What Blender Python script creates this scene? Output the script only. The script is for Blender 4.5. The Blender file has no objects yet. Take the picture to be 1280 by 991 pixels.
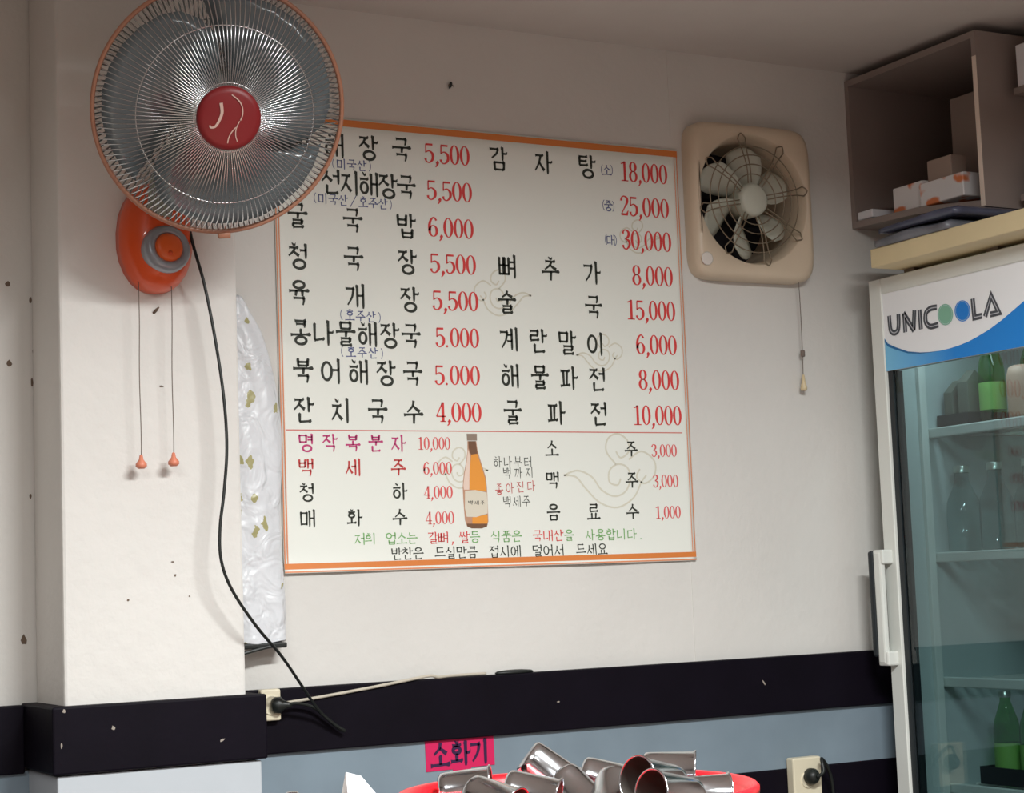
import bpy, bmesh, math, random
from mathutils import Vector, Matrix
random.seed(7)
SC = bpy.context.scene
COL = SC.collection
V = Vector
PI = math.pi

# ------------------------------------------------------------------ camera
FPX = 2315.93                      # focal length in pixels of the 1280x991 frame
CAMZ = 1.18
ROWS = ((0.87599, -0.48091, -0.0374), (0.01612, 0.10667, -0.99416), (0.48209, 0.87026, 0.1012))
def camera_rows():
    yaw, pitch, roll = 0.505774896, 0.10175357, -0.0383886674
    cy, sy, cp, sp, cr, sr = math.cos(yaw), math.sin(yaw), math.cos(pitch), math.sin(pitch), math.cos(roll), math.sin(roll)
    f = V((sy*cp, cy*cp, sp)); r = V((cy, -sy, 0)); u = r.cross(f)
    return cr*r+sr*u, -sr*r+cr*u, f
CR, CU, CF = camera_rows()
cam = bpy.data.objects.new('camera', bpy.data.cameras.new('camera')); COL.objects.link(cam)
cam.data.sensor_width = 36; cam.data.lens = FPX/1280*36; cam.data.clip_start = .05
cam.matrix_world = Matrix(((CR.x, CU.x, -CF.x, 0), (CR.y, CU.y, -CF.y, 0), (CR.z, CU.z, -CF.z, CAMZ), (0, 0, 0, 1)))
SC.camera = cam

# ------------------------------------------------------------------ light and exposure
SC.view_settings.view_transform = 'Standard'; SC.view_settings.look = 'None'
SC.view_settings.gamma = 1; SC.view_settings.use_curve_mapping = False
SC.view_settings.exposure = 0.28
world = bpy.data.worlds.new('world'); SC.world = world; world.use_nodes = True
world.node_tree.nodes['Background'].inputs[0].default_value = (.8, .85, 1, 1)
world.node_tree.nodes['Background'].inputs[1].default_value = 0.015
CEIL = 1.18+1.262
def area_light(name, loc, size, size_y, power, color, rot=(0, 0, 0), spread=PI):
    l = bpy.data.lights.new(name, 'AREA'); l.shape = 'RECTANGLE'; l.size = size; l.size_y = size_y
    l.energy = power; l.color = color; l.spread = spread
    o = bpy.data.objects.new(name, l); o.location = loc; o.rotation_euler = rot; COL.objects.link(o); return o
SPR = math.radians(169)
area_light('ceiling_lamp', (1.6, 1.3, CEIL-.01), .9, .14, 90, (.97, 1, .99), spread=SPR)
area_light('ceiling_lamp', (-.35, .95, CEIL-.01), .9, .14, 34, (.97, 1, .99), spread=SPR)
area_light('ceiling_lamp', (.75, -.4, CEIL-.01), .9, .14, 34, (.97, 1, .99), spread=SPR)
area_light('ceiling_lamp', (2.3, -.9, CEIL-.01), .9, .14, 26, (.97, 1, .99), spread=SPR)
area_light('window_daylight', (.9, -2.4, 1.15), 3.4, 1.25, 34, (.76, .89, 1), (PI/2, 0, PI))

# ------------------------------------------------------------------ pixel -> place measuring
def ray(x, y): return CR*((x-640)/FPX) - CU*((y-495.5)/FPX) + CF
def onY(x, y, Y): d = ray(x, y); p = d*(Y/d.y); return V((p.x, p.y, p.z+CAMZ))
def onX(x, y, X): d = ray(x, y); p = d*(X/d.x); return V((p.x, p.y, p.z+CAMZ))

# ------------------------------------------------------------------ materials
def lin(c):
    c /= 255
    return c/12.92 if c <= .04045 else ((c+.055)/1.055)**2.4
def rgb(r, g, b): return (lin(r), lin(g), lin(b), 1)
MATS = {}
def mat(name, col, rough=.6, metal=0, noise=0, scale=8, bump=0, bscale=60, alpha=1, trans=0, emit=None, coat=0, spec=.5):
    m = bpy.data.materials.new(name); m.use_nodes = True; nt = m.node_tree
    p = nt.nodes['Principled BSDF']
    p.inputs['Base Color'].default_value = col; p.inputs['Roughness'].default_value = rough
    p.inputs['Metallic'].default_value = metal; p.inputs['Alpha'].default_value = alpha
    p.inputs['Transmission Weight'].default_value = trans; p.inputs['Coat Weight'].default_value = coat
    p.inputs['Specular IOR Level'].default_value = spec
    if emit: p.inputs['Emission Color'].default_value = emit[0]; p.inputs['Emission Strength'].default_value = emit[1]
    if noise or bump:
        tc = nt.nodes.new('ShaderNodeTexCoord')
    if noise:
        n = nt.nodes.new('ShaderNodeTexNoise'); n.inputs['Scale'].default_value = scale; n.inputs['Detail'].default_value = 5
        nt.links.new(tc.outputs['Object'], n.inputs['Vector'])
        r = nt.nodes.new('ShaderNodeValToRGB')
        r.color_ramp.elements[0].position = .3; r.color_ramp.elements[1].position = .7
        r.color_ramp.elements[0].color = tuple(c*(1-noise) for c in col[:3])+(1,)
        r.color_ramp.elements[1].color = tuple(min(1, c*(1+noise*.5)) for c in col[:3])+(1,)
        nt.links.new(n.outputs['Fac'], r.inputs['Fac']); nt.links.new(r.outputs['Color'], p.inputs['Base Color'])
    if bump:
        n2 = nt.nodes.new('ShaderNodeTexNoise'); n2.inputs['Scale'].default_value = bscale; n2.inputs['Detail'].default_value = 4
        nt.links.new(tc.outputs['Object'], n2.inputs['Vector'])
        b = nt.nodes.new('ShaderNodeBump'); b.inputs['Strength'].default_value = bump; b.inputs['Distance'].default_value = .004
        nt.links.new(n2.outputs['Fac'], b.inputs['Height']); nt.links.new(b.outputs['Normal'], p.inputs['Normal'])
    MATS[name] = m
    return m
def glass_mat(name, tint, fac_tint=1.0, rough=.02, ior=1.45):
    m = bpy.data.materials.new(name); m.use_nodes = True; nt = m.node_tree; nt.nodes.clear()
    out = nt.nodes.new('ShaderNodeOutputMaterial'); mix = nt.nodes.new('ShaderNodeMixShader')
    t = nt.nodes.new('ShaderNodeBsdfTransparent'); t.inputs[0].default_value = tint
    g = nt.nodes.new('ShaderNodeBsdfGlossy'); g.inputs['Roughness'].default_value = rough
    lw = nt.nodes.new('ShaderNodeLayerWeight'); lw.inputs['Blend'].default_value = .5
    pw = nt.nodes.new('ShaderNodeMath'); pw.operation = 'POWER'; pw.inputs[1].default_value = 4
    ml = nt.nodes.new('ShaderNodeMath'); ml.operation = 'MULTIPLY_ADD'; ml.inputs[1].default_value = .6; ml.inputs[2].default_value = ((ior-1)/(ior+1))**2
    nt.links.new(lw.outputs['Facing'], pw.inputs[0]); nt.links.new(pw.outputs[0], ml.inputs[0])
    nt.links.new(ml.outputs[0], mix.inputs[0]); nt.links.new(t.outputs[0], mix.inputs[1]); nt.links.new(g.outputs[0], mix.inputs[2])
    nt.links.new(mix.outputs[0], out.inputs[0])
    return m
M_wall = mat('wall_paint', rgb(222, 219, 214), .75, noise=.05, scale=2.5, bump=.35, bscale=45)
M_pillar = mat('pillar_paint', rgb(226, 223, 218), .7, noise=.05, scale=3, bump=.5, bscale=38)
M_ceil = mat('ceiling_paint', rgb(214, 208, 203), .9, noise=.03)
M_unseen_wall = mat('dark_unseen_wall', rgb(122, 106, 98), .6, noise=.2, scale=5)  # made-up finish for the unseen walls, kept dark to cut bounced light
M_floor = mat('floor_tile', rgb(124, 112, 106), .6, noise=.15)
M_band = mat('dark_rail', rgb(15, 10, 21), .6, noise=.2, scale=10, bump=.1, spec=.12)
M_dado = mat('blue_grey_dado', rgb(132, 148, 160), .4, noise=.16, scale=4)
M_dado_w = mat('pale_dado', rgb(196, 202, 208), .5, noise=.06, scale=5)
M_chip = mat('paint_chip', rgb(160, 150, 140), .8)
M_dirt = mat('dirt_mark', rgb(112, 94, 80), .9)
M_paper = mat('menu_vinyl', rgb(240, 242, 234), .55, noise=.015, scale=3)
M_orange = mat('orange_print', rgb(222, 130, 62), .55)
M_orange2 = mat('thin_orange_print', rgb(226, 140, 96), .55)
M_redline = mat('red_rule', rgb(214, 120, 110), .55)
M_ink = mat('black_ink', rgb(40, 44, 34), .6)
M_red = mat('red_ink', rgb(222, 62, 62), .6)
M_red2 = mat('light_red_ink', rgb(226, 96, 96), .6)
M_crim = mat('crimson_ink', rgb(196, 60, 58), .6)
M_mag = mat('magenta_ink', rgb(196, 54, 120), .6)
M_blue = mat('blue_ink', rgb(84, 92, 140), .6)
M_green = mat('green_ink', rgb(120, 176, 104), .6)
M_swirl = mat('pale_swirl_ink', rgb(220, 217, 200), .6)

# ------------------------------------------------------------------ mesh helpers
def mesh_obj(name, bm, m, parent=None, smooth=False, recalc=True):
    """link a bmesh (world coordinates) as one object; children are made relative to their root"""
    if recalc: bmesh.ops.recalc_face_normals(bm, faces=bm.faces)
    me = bpy.data.meshes.new(name)
    off = V((0, 0, 0)); p = parent
    while p is not None:
        off += p.location; p = p.parent
    if parent is None:
        # own origin at the middle of the base
        if bm.verts:
            xs = [v.co for v in bm.verts]
            off = V(((min(c.x for c in xs)+max(c.x for c in xs))/2, (min(c.y for c in xs)+max(c.y for c in xs))/2, min(c.z for c in xs)))
    bmesh.ops.translate(bm, verts=bm.verts, vec=-off)
    bm.to_mesh(me); bm.free()
    if smooth:
        for f in me.polygons: f.use_smooth = True
    for mm in (m if isinstance(m, (list, tuple)) else [m]): me.materials.append(mm)
    o = bpy.data.objects.new(name, me); COL.objects.link(o)
    if parent is None: o.location = off
    else: o.parent = parent
    return o
def tag(o, label, cat=None, group=None):
    o['label'] = label
    if cat: o['category'] = cat
    if group: o['group'] = group
    return o
def thing(name, loc, label, cat, group=None):
    o = bpy.data.objects.new(name, None); o.location = loc; o.empty_display_size = .05; COL.objects.link(o)
    return tag(o, label, cat, group)
def structure(o, label):
    o['kind'] = 'structure'; o['label'] = label; return o
def BM(): return bmesh.new()
def quad(bm, pts, mi=0):
    f = bm.faces.new([bm.verts.new(p) for p in pts]); f.material_index = mi; return f
def box(bm, lo, hi, bev=0, seg=2, M=None):
    x0, y0, z0 = lo; x1, y1, z1 = hi
    vs = [bm.verts.new(p) for p in ((x0, y0, z0), (x1, y0, z0), (x1, y1, z0), (x0, y1, z0), (x0, y0, z1), (x1, y0, z1), (x1, y1, z1), (x0, y1, z1))]
    fs = [bm.faces.new([vs[i] for i in q]) for q in ((0, 3, 2, 1), (4, 5, 6, 7), (0, 1, 5, 4), (1, 2, 6, 5), (2, 3, 7, 6), (3, 0, 4, 7))]
    geo = vs
    if bev:
        es = list({e for f in fs for e in f.edges})
        r = bmesh.ops.bevel(bm, geom=es, offset=bev, segments=seg, affect='EDGES', profile=.5)
        geo = list({v for f in r['faces'] for v in f.verts} | {v for v in vs if v.is_valid})
    if M is not None: bmesh.ops.transform(bm, matrix=M, verts=geo)
    return geo
def smooth_path(pts, sub=6):
    pts = [V(p) for p in pts]
    if len(pts) < 3: return pts
    out = []
    for i in range(len(pts)-1):
        p0 = pts[max(i-1, 0)]; p1 = pts[i]; p2 = pts[i+1]; p3 = pts[min(i+2, len(pts)-1)]
        for k in range(sub):
            t = k/sub
            out.append(.5*((2*p1)+(-p0+p2)*t+(2*p0-5*p1+4*p2-p3)*t*t+(-p0+3*p1-3*p2+p3)*t**3))
    out.append(pts[-1]); return out
def tube(bm, pts, r, n=8, closed=False, caps=True):
    pts = [V(p) for p in pts]; N = len(pts); rings = []; up = None
    for i, p in enumerate(pts):
        if closed: t = (pts[(i+1) % N]-pts[i-1]).normalized()
        else: t = (pts[min(i+1, N-1)]-pts[max(i-1, 0)]).normalized()
        if up is None: up = t.orthogonal().normalized()
        up = (up-t*up.dot(t)).normalized(); s = t.cross(up)
        rr = r[i] if isinstance(r, (list, tuple)) else r
        rings.append([bm.verts.new(p+(up*math.cos(a)+s*math.sin(a))*rr) for a in [2*PI*k/n for k in range(n)]])
    for i in range(N if closed else N-1):
        a, b = rings[i], rings[(i+1) % N]
        for k in range(n): bm.faces.new((a[k], a[(k+1) % n], b[(k+1) % n], b[k]))
    if caps and not closed:
        bm.faces.new(rings[0][::-1]); bm.faces.new(rings[-1])
def lathe(bm, prof, M=None, n=32, closed=False):
    M = M or Matrix.Identity(4); rings = []
    for r, z in prof:
        if r < 1e-6: rings.append([bm.verts.new(M @ V((0, 0, z)))])
        else: rings.append([bm.verts.new(M @ V((r*math.cos(2*PI*k/n), r*math.sin(2*PI*k/n), z))) for k in range(n)])
    L = len(rings)
    for i in range(L if closed else L-1):
        a, b = rings[i], rings[(i+1) % L]
        if len(a) == 1 and len(b) == 1: continue
        for k in range(n):
            k2 = (k+1) % n
            if len(a) == 1: bm.faces.new((a[0], b[k], b[k2]))
            elif len(b) == 1: bm.faces.new((a[k], a[k2], b[0]))
            else: bm.faces.new((a[k], a[k2], b[k2], b[k]))
def frame_to(axis, up=V((0, 0, 1))):
    """matrix whose local z is the axis, local y as near up as can be"""
    z = axis.normalized(); x = up.cross(z).normalized(); y = z.cross(x)
    return Matrix(((x.x, y.x, z.x, 0), (x.y, y.y, z.y, 0), (x.z, y.z, z.z, 0), (0, 0, 0, 1)))
def ribbon(bm, pts, w, put, closed=False):
    """a flat stroke of varying width; pts are 2-D, put() maps (a, b) to a place"""
    P = [V((p[0], p[1])) for p in pts]; N = len(P)
    ws = w if isinstance(w, (list, tuple)) else [w]*N
    L = []; R = []
    for i in range(N):
        if closed: a = P[i]-P[i-1]; b = P[(i+1) % N]-P[i]
        else:
            a = P[i]-P[i-1] if i else P[1]-P[0]; b = P[i+1]-P[i] if i < N-1 else P[i]-P[i-1]
        a = a.normalized() if a.length else V((1, 0)); b = b.normalized() if b.length else a
        t = a+b; t = t.normalized() if t.length > 1e-6 else a
        n = V((-t.y, t.x)); c = max(.55, n.dot(V((-a.y, a.x)))); h = ws[i]/2/c
        L.append(bm.verts.new(put(*(P[i]+n*h)))); R.append(bm.verts.new(put(*(P[i]-n*h))))
    for i in range(N if closed else N-1):
        j = (i+1) % N
        try: bm.faces.new((L[i], R[i], R[j], L[j]))
        except ValueError: pass
def poly(bm, pts, put):
    f = bm.faces.new([bm.verts.new(put(*p)) for p in pts]); return f
def arc(cx, cy, rx, ry, a0=0, a1=360, n=24):
    return [(cx+rx*math.cos(math.radians(a0+(a1-a0)*k/n)), cy+ry*math.sin(math.radians(a0+(a1-a0)*k/n))) for k in range(n+1)]

# ------------------------------------------------------------------ brush lettering (hangul from strokes, digits)
INI = ['g', 'gg', 'n', 'd', 'dd', 'r', 'm', 'b', 'bb', 's', 'ss', 'o', 'j', 'jj', 'c', 'k', 't', 'p', 'h']
VOW = ['a', 'ae', 'ya', 'yae', 'eo', 'e', 'yeo', 'ye', 'o', 'wa', 'wae', 'oe', 'yo', 'u', 'wo', 'we', 'wi', 'yu', 'eu', 'ui', 'i']
FIN = ['', 'g', 'gg', 'gs', 'n', 'nj', 'nh', 'd', 'r', 'rg', 'rm', 'rb', 'rs', 'rt', 'rp', 'rh', 'm', 'b', 'bs', 's', 'ss', 'o', 'j', 'c', 'k', 't', 'p', 'h']
def cons(c, rect, side=False):
    """strokes of a consonant: list of (points, kind), kind h thin / v thick / o ring"""
    x0, y0, x1, y1 = rect
    T = lambda pts: [(x0+(x1-x0)*u, y0+(y1-y0)*v) for u, v in pts]
    S = []
    def h(*p): S.append((T(p), 'h'))
    def v(*p): S.append((T(p), 'v'))
    def ring(cx, cy, rx, ry): S.append((T(arc(cx, cy, rx, ry, n=18)[:-1]), 'o'))
    if len(c) == 2 and c[0] == c[1]:
        w = x1-x0
        return cons(c[0], (x0-.02, y0, x0+w*.47, y1), side)+cons(c[0], (x0+w*.53, y0, x1+.02, y1), side)
    if c == 'g':
        h((0, .9), (.95, .9)); v(*(((.9, .92), (.72, .45), (.2, 0)) if side else ((.9, .92), (.88, .5), (.8, 0))))
    elif c == 'n': v((.08, 1), (.08, .1)); h((.05, .1), (1, .16))
    elif c == 'd': h((0, .92), (.95, .92)); v((.08, .9), (.08, .08)); h((.05, .08), (1, .12))
    elif c == 'r': h((.05, .95), (.9, .95)); v((.88, .97), (.86, .52)); h((.08, .52), (.9, .52)); v((.1, .52), (.1, .06)); h((.08, .05), (1, .09))
    elif c == 'm': v((.06, 1), (.1, 0)); h((.06, .92), (.94, .92)); v((.92, .98), (.9, 0)); h((.1, .08), (.9, .08))
    elif c == 'b': v((.06, 1), (.1, 0)); v((.92, 1), (.9, 0)); h((.08, .55), (.9, .55)); h((.1, .06), (.9, .06))
    elif c == 's': v((.52, 1), (.42, .5), (.0, .0)); v((.46, .55), (.7, .3), (1, .04))
    elif c == 'o': ring(.5, .5, .46, .48)
    elif c == 'j': h((.05, .9), (.92, .9)); v((.62, .88), (.42, .45), (0, 0)); v((.48, .5), (.72, .25), (1, .03))
    elif c == 'c': h((.35, 1.08), (.62, .98)); h((.05, .76), (.92, .76)); v((.6, .74), (.42, .38), (0, 0)); v((.48, .42), (.72, .2), (1, .02))
    elif c == 'k': h((0, .92), (.95, .92)); v(*(((.9, .94), (.72, .45), (.2, 0)) if side else ((.9, .94), (.88, .5), (.82, 0)))); h((.1, .52), (.85, .52))
    elif c == 't': h((0, .95), (.95, .95)); h((.08, .52), (.85, .52)); v((.08, .93), (.08, .08)); h((.05, .08), (1, .12))
    elif c == 'p': h((0, .92), (1, .92)); v((.3, .9), (.34, .1)); v((.7, .9), (.66, .1)); h((-.03, .06), (1.03, .1))
    elif c == 'h': h((.35, 1.1), (.65, 1.0)); h((.02, .78), (.98, .78)); ring(.5, .3, .4, .3)
    return S
def vowel(vw, rect, short=False):
    x0, y0, x1, y1 = rect
    T = lambda pts: [(x0+(x1-x0)*u, y0+(y1-y0)*v) for u, v in pts]
    S = []
    def h(*p): S.append((T(p), 'h'))
    def v(*p): S.append((T(p), 'V'))
    def t(*p): S.append((T(p), 'h'))
    if vw == 'a': v((.45, 1), (.45, 0)); t((.45, .52), (1, .52))
    elif vw == 'ya': v((.45, 1), (.45, 0)); t((.45, .65), (1, .65)); t((.45, .4), (1, .4))
    elif vw == 'eo': v((.75, 1), (.75, 0)); t((.1, .55), (.75, .55))
    elif vw == 'yeo': v((.75, 1), (.75, 0)); t((.1, .68), (.75, .68)); t((.1, .42), (.75, .42))
    elif vw == 'ae': v((.28, .95), (.28, .05)); v((.85, 1), (.85, 0)); t((.28, .52), (.85, .52))
    elif vw == 'e': v((.4, .95), (.4, .05)); v((.9, 1), (.9, 0)); t((-.1, .55), (.4, .55))
    elif vw == 'ye': v((.4, .95), (.4, .05)); v((.9, 1), (.9, 0)); t((-.1, .68), (.4, .68)); t((-.1, .42), (.4, .42))
    elif vw == 'i': v((.6, 1), (.6, 0))
    elif vw == 'o': h((0, .12), (1, .16)); S.append((T(((.5, 1), (.5, .15))), 'v'))
    elif vw == 'yo': h((0, .12), (1, .16)); S.append((T(((.35, .9), (.36, .15))), 'v')); S.append((T(((.66, .9), (.64, .15))), 'v'))
    elif vw == 'u': h((0, .85), (1, .9)); S.append((T(((.52, .88), (.5, 0))), 'v'))
    elif vw == 'yu': h((0, .85), (1, .9)); S.append((T(((.36, .88), (.32, .05))), 'v')); S.append((T(((.66, .88), (.66, 0))), 'v'))
    elif vw == 'eu': h((0, .5), (1, .55))
    return S
def syllable(ch):
    k = ord(ch)-0xAC00
    i, w, f = INI[k//588], VOW[(k % 588)//28], FIN[k % 28]
    S = []
    if w in ('wa', 'ui', 'wi'):
        lo, side = {'wa': ('o', 'a'), 'ui': ('eu', 'i'), 'wi': ('u', 'i')}[w]
        S += cons(i, (.06, .52, .54, .92)); S += vowel(lo, (-.02, .16, .62, .48)); S += vowel(side, (.6, 0, 1.02, 1))
    elif w in ('o', 'yo', 'u', 'yu', 'eu'):
        if f:
            S += cons(i, (.2, .68, .8, .98)); S += vowel(w, (-.02, .36, 1.02, .62) if w != 'eu' else (-.02, .4, 1.02, .6)); S += cons(f, (.2, .0, .8, .32))
        else:
            S += cons(i, (.16, .5, .84, .98)); S += vowel(w, (-.03, .02, 1.03, .46))
    else:
        wide = w in ('ae', 'e', 'ye')
        xs = .46 if wide else .54
        if f:
            S += cons(i, (.0, .5, xs, .95), True); S += vowel(w, (xs-.0, .4, 1.0, 1.02)); S += cons(f, (.22, -.02, .86, .35))
        else:
            S += cons(i, (.0, .12, xs, .88), True); S += vowel(w, (xs, -.02, 1.0, 1.02))
    return S
def brush(bm, S, put, wt):
    """draw the strokes with a pointed-brush profile"""
    for pts, kind in S:
        if kind == 'h':
            (ax, ay), (bx, by) = pts[0], pts[-1]
            P = [(ax, ay-.01), (ax+(bx-ax)*.12, ay), (ax+(bx-ax)*.75, by), (ax+(bx-ax)*.93, by+.01), (bx, by-.03)]
            ribbon(bm, P, [.11*wt, .075*wt, .065*wt, .12*wt, .05*wt], put)
        elif kind == 'V':
            (ax, ay), (bx, by) = pts[0], pts[-1]
            P = [(ax-.07, ay+.0), (ax-.01, ay-.06), (ax, ay-.14), (ax, by+.12), (bx-.005, by)]
            ribbon(bm, P, [.04*wt, .13*wt, .105*wt, .095*wt, .06*wt], put)
        elif kind == 'v':
            if len(pts) == 2:
                (ax, ay), (bx, by) = pts
                P = [(ax-.03, ay+.02), (ax, ay-.03), (bx, by)]; W = [.05*wt, .115*wt, .085*wt]
            else:
                P = smooth_path([(p[0], p[1], 0) for p in pts], 5); P = [(p.x, p.y) for p in P]
                n = len(P)-1; grow = pts[-1][0] > pts[0][0]
                W = [(.07+.05*i/n if grow else .11-.055*i/n)*wt for i in range(n+1)]
            ribbon(bm, P, W, put)
        elif kind == 'o':
            n = len(pts); W = [(.075+.03*abs(math.cos(2*PI*i/n+.4)))*wt for i in range(n)]
            ribbon(bm, pts, W, put, True)
def digit(bm, c, put, wt=1.0, thin=.04, thick=.15):
    """condensed high-contrast numerals in a box 0.5 wide and 1 high"""
    def curve(pts, ws, closed=False):
        P = smooth_path([(p[0], p[1], 0) for p in pts], 6); n = len(P)-1; m = len(ws)-1
        W = []
        for i in range(n+1):
            t = i/n*m; a = min(int(t), m-1); W.append((ws[a]+(ws[a+1]-ws[a])*(t-a))*wt)
        ribbon(bm, [(p.x, p.y) for p in P], W, put)
    tn, tk = thin, thick
    def oval(cx, cy, rx, ry):
        P = arc(cx, cy, rx, ry, n=28)[:-1]
        ribbon(bm, P, [(tn+(tk-tn)*abs(math.cos(2*PI*i/28))**1.5)*wt for i in range(28)], put, True)
    if c == '0': oval(.25, .5, .165, .47)
    elif c == '1':
        ribbon(bm, [(.27, .98), (.27, .03)], tk*wt, put); ribbon(bm, [(.08, .86), (.2, .9), (.27, .97)], tn*1.4*wt, put); ribbon(bm, [(.08, .03), (.44, .03)], tn*1.3*wt, put)
    elif c == '2':
        curve([(.09, .74), (.12, .9), (.25, .97), (.39, .86), (.38, .66), (.24, .38), (.08, .08)], [tk, tn*1.5, tn*1.5, tk, tk, tn*1.4, tn*1.2])
        ribbon(bm, [(.07, .07), (.36, .07), (.43, .27)], [tk*.9*wt, tk*.9*wt, tn*wt], put)
    elif c == '3':
        curve([(.09, .78), (.14, .92), (.25, .97), (.38, .86), (.36, .66), (.2, .53)], [tk, tn*1.5, tn*1.5, tk, tk, tn])
        curve([(.2, .53), (.38, .44), (.41, .24), (.27, .03), (.13, .07), (.08, .22)], [tn, tk, tk, tn*1.5, tn*1.5, tk])
    elif c == '4':
        ribbon(bm, [(.33, .98), (.33, .03)], tk*wt, put); ribbon(bm, [(.32, .97), (.04, .28)], tn*1.3*wt, put); ribbon(bm, [(.04, .28), (.47, .28)], tn*1.5*wt, put); ribbon(bm, [(.2, .03), (.46, .03)], tn*1.2*wt, put)
    elif c == '5':
        ribbon(bm, [(.1, .92), (.41, .92)], tk*.8*wt, put); ribbon(bm, [(.11, .93), (.1, .5)], tn*1.4*wt, put)
        curve([(.1, .52), (.25, .6), (.4, .46), (.4, .2), (.26, .03), (.12, .07), (.08, .22)], [tn, tn*1.5, tk, tk, tn*1.5, tn*1.5, tk])
    elif c == '6':
        oval(.25, .3, .16, .27); curve([(.4, .82), (.3, .97), (.17, .86), (.09, .6), (.09, .3)], [tk*.8, tn*1.3, tk*.8, tk, tk])
    elif c == '8':
        oval(.25, .74, .14, .23); oval(.25, .27, .165, .25)
    elif c == ',': curve([(.1, .08), (.15, .04), (.13, -.08), (.06, -.18)], [tk*1.1, tk*1.2, tk*.6, tn])
    elif c == '.': ribbon(bm, arc(.1, .05, .025, .035, n=8)[:-1], .06*wt, put, True)
def other(bm, c, put, wt):
    if c == '(': ribbon(bm, arc(1.1, .5, .45, .6, 125, 235, 8), .06*wt, put)
    elif c == ')': ribbon(bm, arc(-.1, .5, .45, .6, 55, -55, 8), .06*wt, put)
    elif c == '/': ribbon(bm, [(.15, -.05), (.85, 1.05)], .07*wt, put)
    elif c in ',.': digit(bm, c, lambda a, b: put(a+.2, b), wt)

# ------------------------------------------------------------------ the room shell
D = 3.6                       # back wall
PX0, PX1, PYF = .924, 1.276, 3.4   # pillar
Z = lambda r: r+CAMZ
RAIL_T, RAIL_B = Z(-.19), Z(-.318)
LOW_T = Z(-.452)
HX0, HX1, HZ0, HZ1 = 2.500, 2.806, Z(.749), Z(1.055)       # exhaust hole in the back wall
XL, XR, YR = -1.6, 3.52, -2.5
bm = BM()
def wq(x0, x1, z0, z1): quad(bm, [(x0, D, z0), (x1, D, z0), (x1, D, z1), (x0, D, z1)])
top = CEIL
for (x0, x1, z0, z1) in ((XL, HX0, 0, top), (HX1, XR, 0, top), (HX0, HX1, 0, HZ0), (HX0, HX1, HZ1, top)): wq(x0, x1, z0, z1)
for a, b in (((HX0, HZ0), (HX1, HZ0)), ((HX1, HZ0), (HX1, HZ1)), ((HX1, HZ1), (HX0, HZ1)), ((HX0, HZ1), (HX0, HZ0))):
    quad(bm, [(a[0], D, a[1]), (b[0], D, b[1]), (b[0], D+.16, b[1]), (a[0], D+.16, a[1])])
quad(bm, [(HX0, D+.16, HZ0), (HX1, D+.16, HZ0), (HX1, D+.16, HZ1), (HX0, D+.16, HZ1)])
# wallpaper seams stand a hair proud of the plaster
sx = onY(866, 760, D)
box(bm, (sx.x, D-.0012, RAIL_T), (sx.x+.006, D+.0005, Z(.04)))
box(bm, (2.452, D-.0012, Z(1.05)), (2.458, D+.0005, top))
structure(mesh_obj('wall_back', bm, M_wall, recalc=False), 'off white plastered back wall carrying the menu')
bm = BM(); box(bm, (PX0, PYF, 0), (PX1, D-.0005, top), .006, 2)
structure(mesh_obj('wall_pillar', bm, M_pillar), 'pale plastered pillar standing out from the back wall behind the fan')
for nm, pts, m, lb in (
    ('ceiling', [(XL, YR, top), (XR, YR, top), (XR, D, top), (XL, D, top)], M_ceil, 'plain ceiling'),
    ('floor', [(XL, YR, 0), (XL, D, 0), (XR, D, 0), (XR, YR, 0)], M_floor, 'brown floor'),
    ('wall_right', [(XR, YR, 0), (XR, D, 0), (XR, D, top), (XR, YR, top)], M_unseen_wall, 'right wall behind the fridge'),
    ('wall_left', [(XL, YR, 0), (XL, YR, top), (XL, D, top), (XL, D, 0)], M_unseen_wall, 'left wall'),
    ('wall_front', [(XL, YR, 0), (XR, YR, 0), (XR, YR, top), (XL, YR, top)], M_unseen_wall, 'wall behind the viewer')):
    bm = BM(); quad(bm, pts); structure(mesh_obj(nm, bm, m), lb)
# dado panels, dark rails
def wrap(bm, t, z0, z1):
    """a course that follows wall, pillar and wall at thickness t"""
    box(bm, (XL+.01, D-t, z0), (PX0-t+.001, D-.0003, z1), .003)
    box(bm, (PX0-t, PYF-t, z0), (PX1+t, D-.0003, z1), .004)
    box(bm, (PX1+t-.001, D-t, z0), (XR-.01, D-.0003, z1), .003)
def chips(bm, spots, Y):
    for x, y, w, hh, a in spots:
        c = onY(x, y, Y-.0004); P = []
        for k in range(9):
            an = 2*PI*k/9; r = random.uniform(.6, 1.1)
            u, v = w*r*math.cos(an), hh*r*math.sin(an)
            P.append(c+V((u*math.cos(a)-v*math.sin(a), 0, u*math.sin(a)+v*math.cos(a))))
        f = quad(bm, P, 1)
bm = BM(); box(bm, (XL+.01, D-.018, LOW_T-.02), (PX0-.016, D-.0003, RAIL_B+.004)); box(bm, (PX1+.016, D-.018, LOW_T-.02), (XR-.01, D-.0003, RAIL_B+.004))
structure(mesh_obj('trim_1', bm, M_dado), 'blue grey dado course between the two dark rails')
bm = BM(); box(bm, (PX0-.02, PYF-.02, 0), (PX1+.02, D-.0003, RAIL_B+.006), .003)
structure(mesh_obj('trim_2', bm, M_dado_w), 'pale dado panel around the foot of the pillar')
bm = BM()
box(bm, (XL+.01, D-.03, RAIL_T-.128), (PX0-.03, D-.0003, RAIL_T), .003)
box(bm, (PX1+.03, D-.03, RAIL_T-.130), (XR-.01, D-.0003, RAIL_T), .003)
chips(bm, [(698, 877, .005, .002, 0), (955, 853, .008, .0025, -.9)], D-.03)
structure(mesh_obj('trim_3', bm, [M_band, M_chip], recalc=False), 'dark purple brown rail along the back wall')
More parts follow.
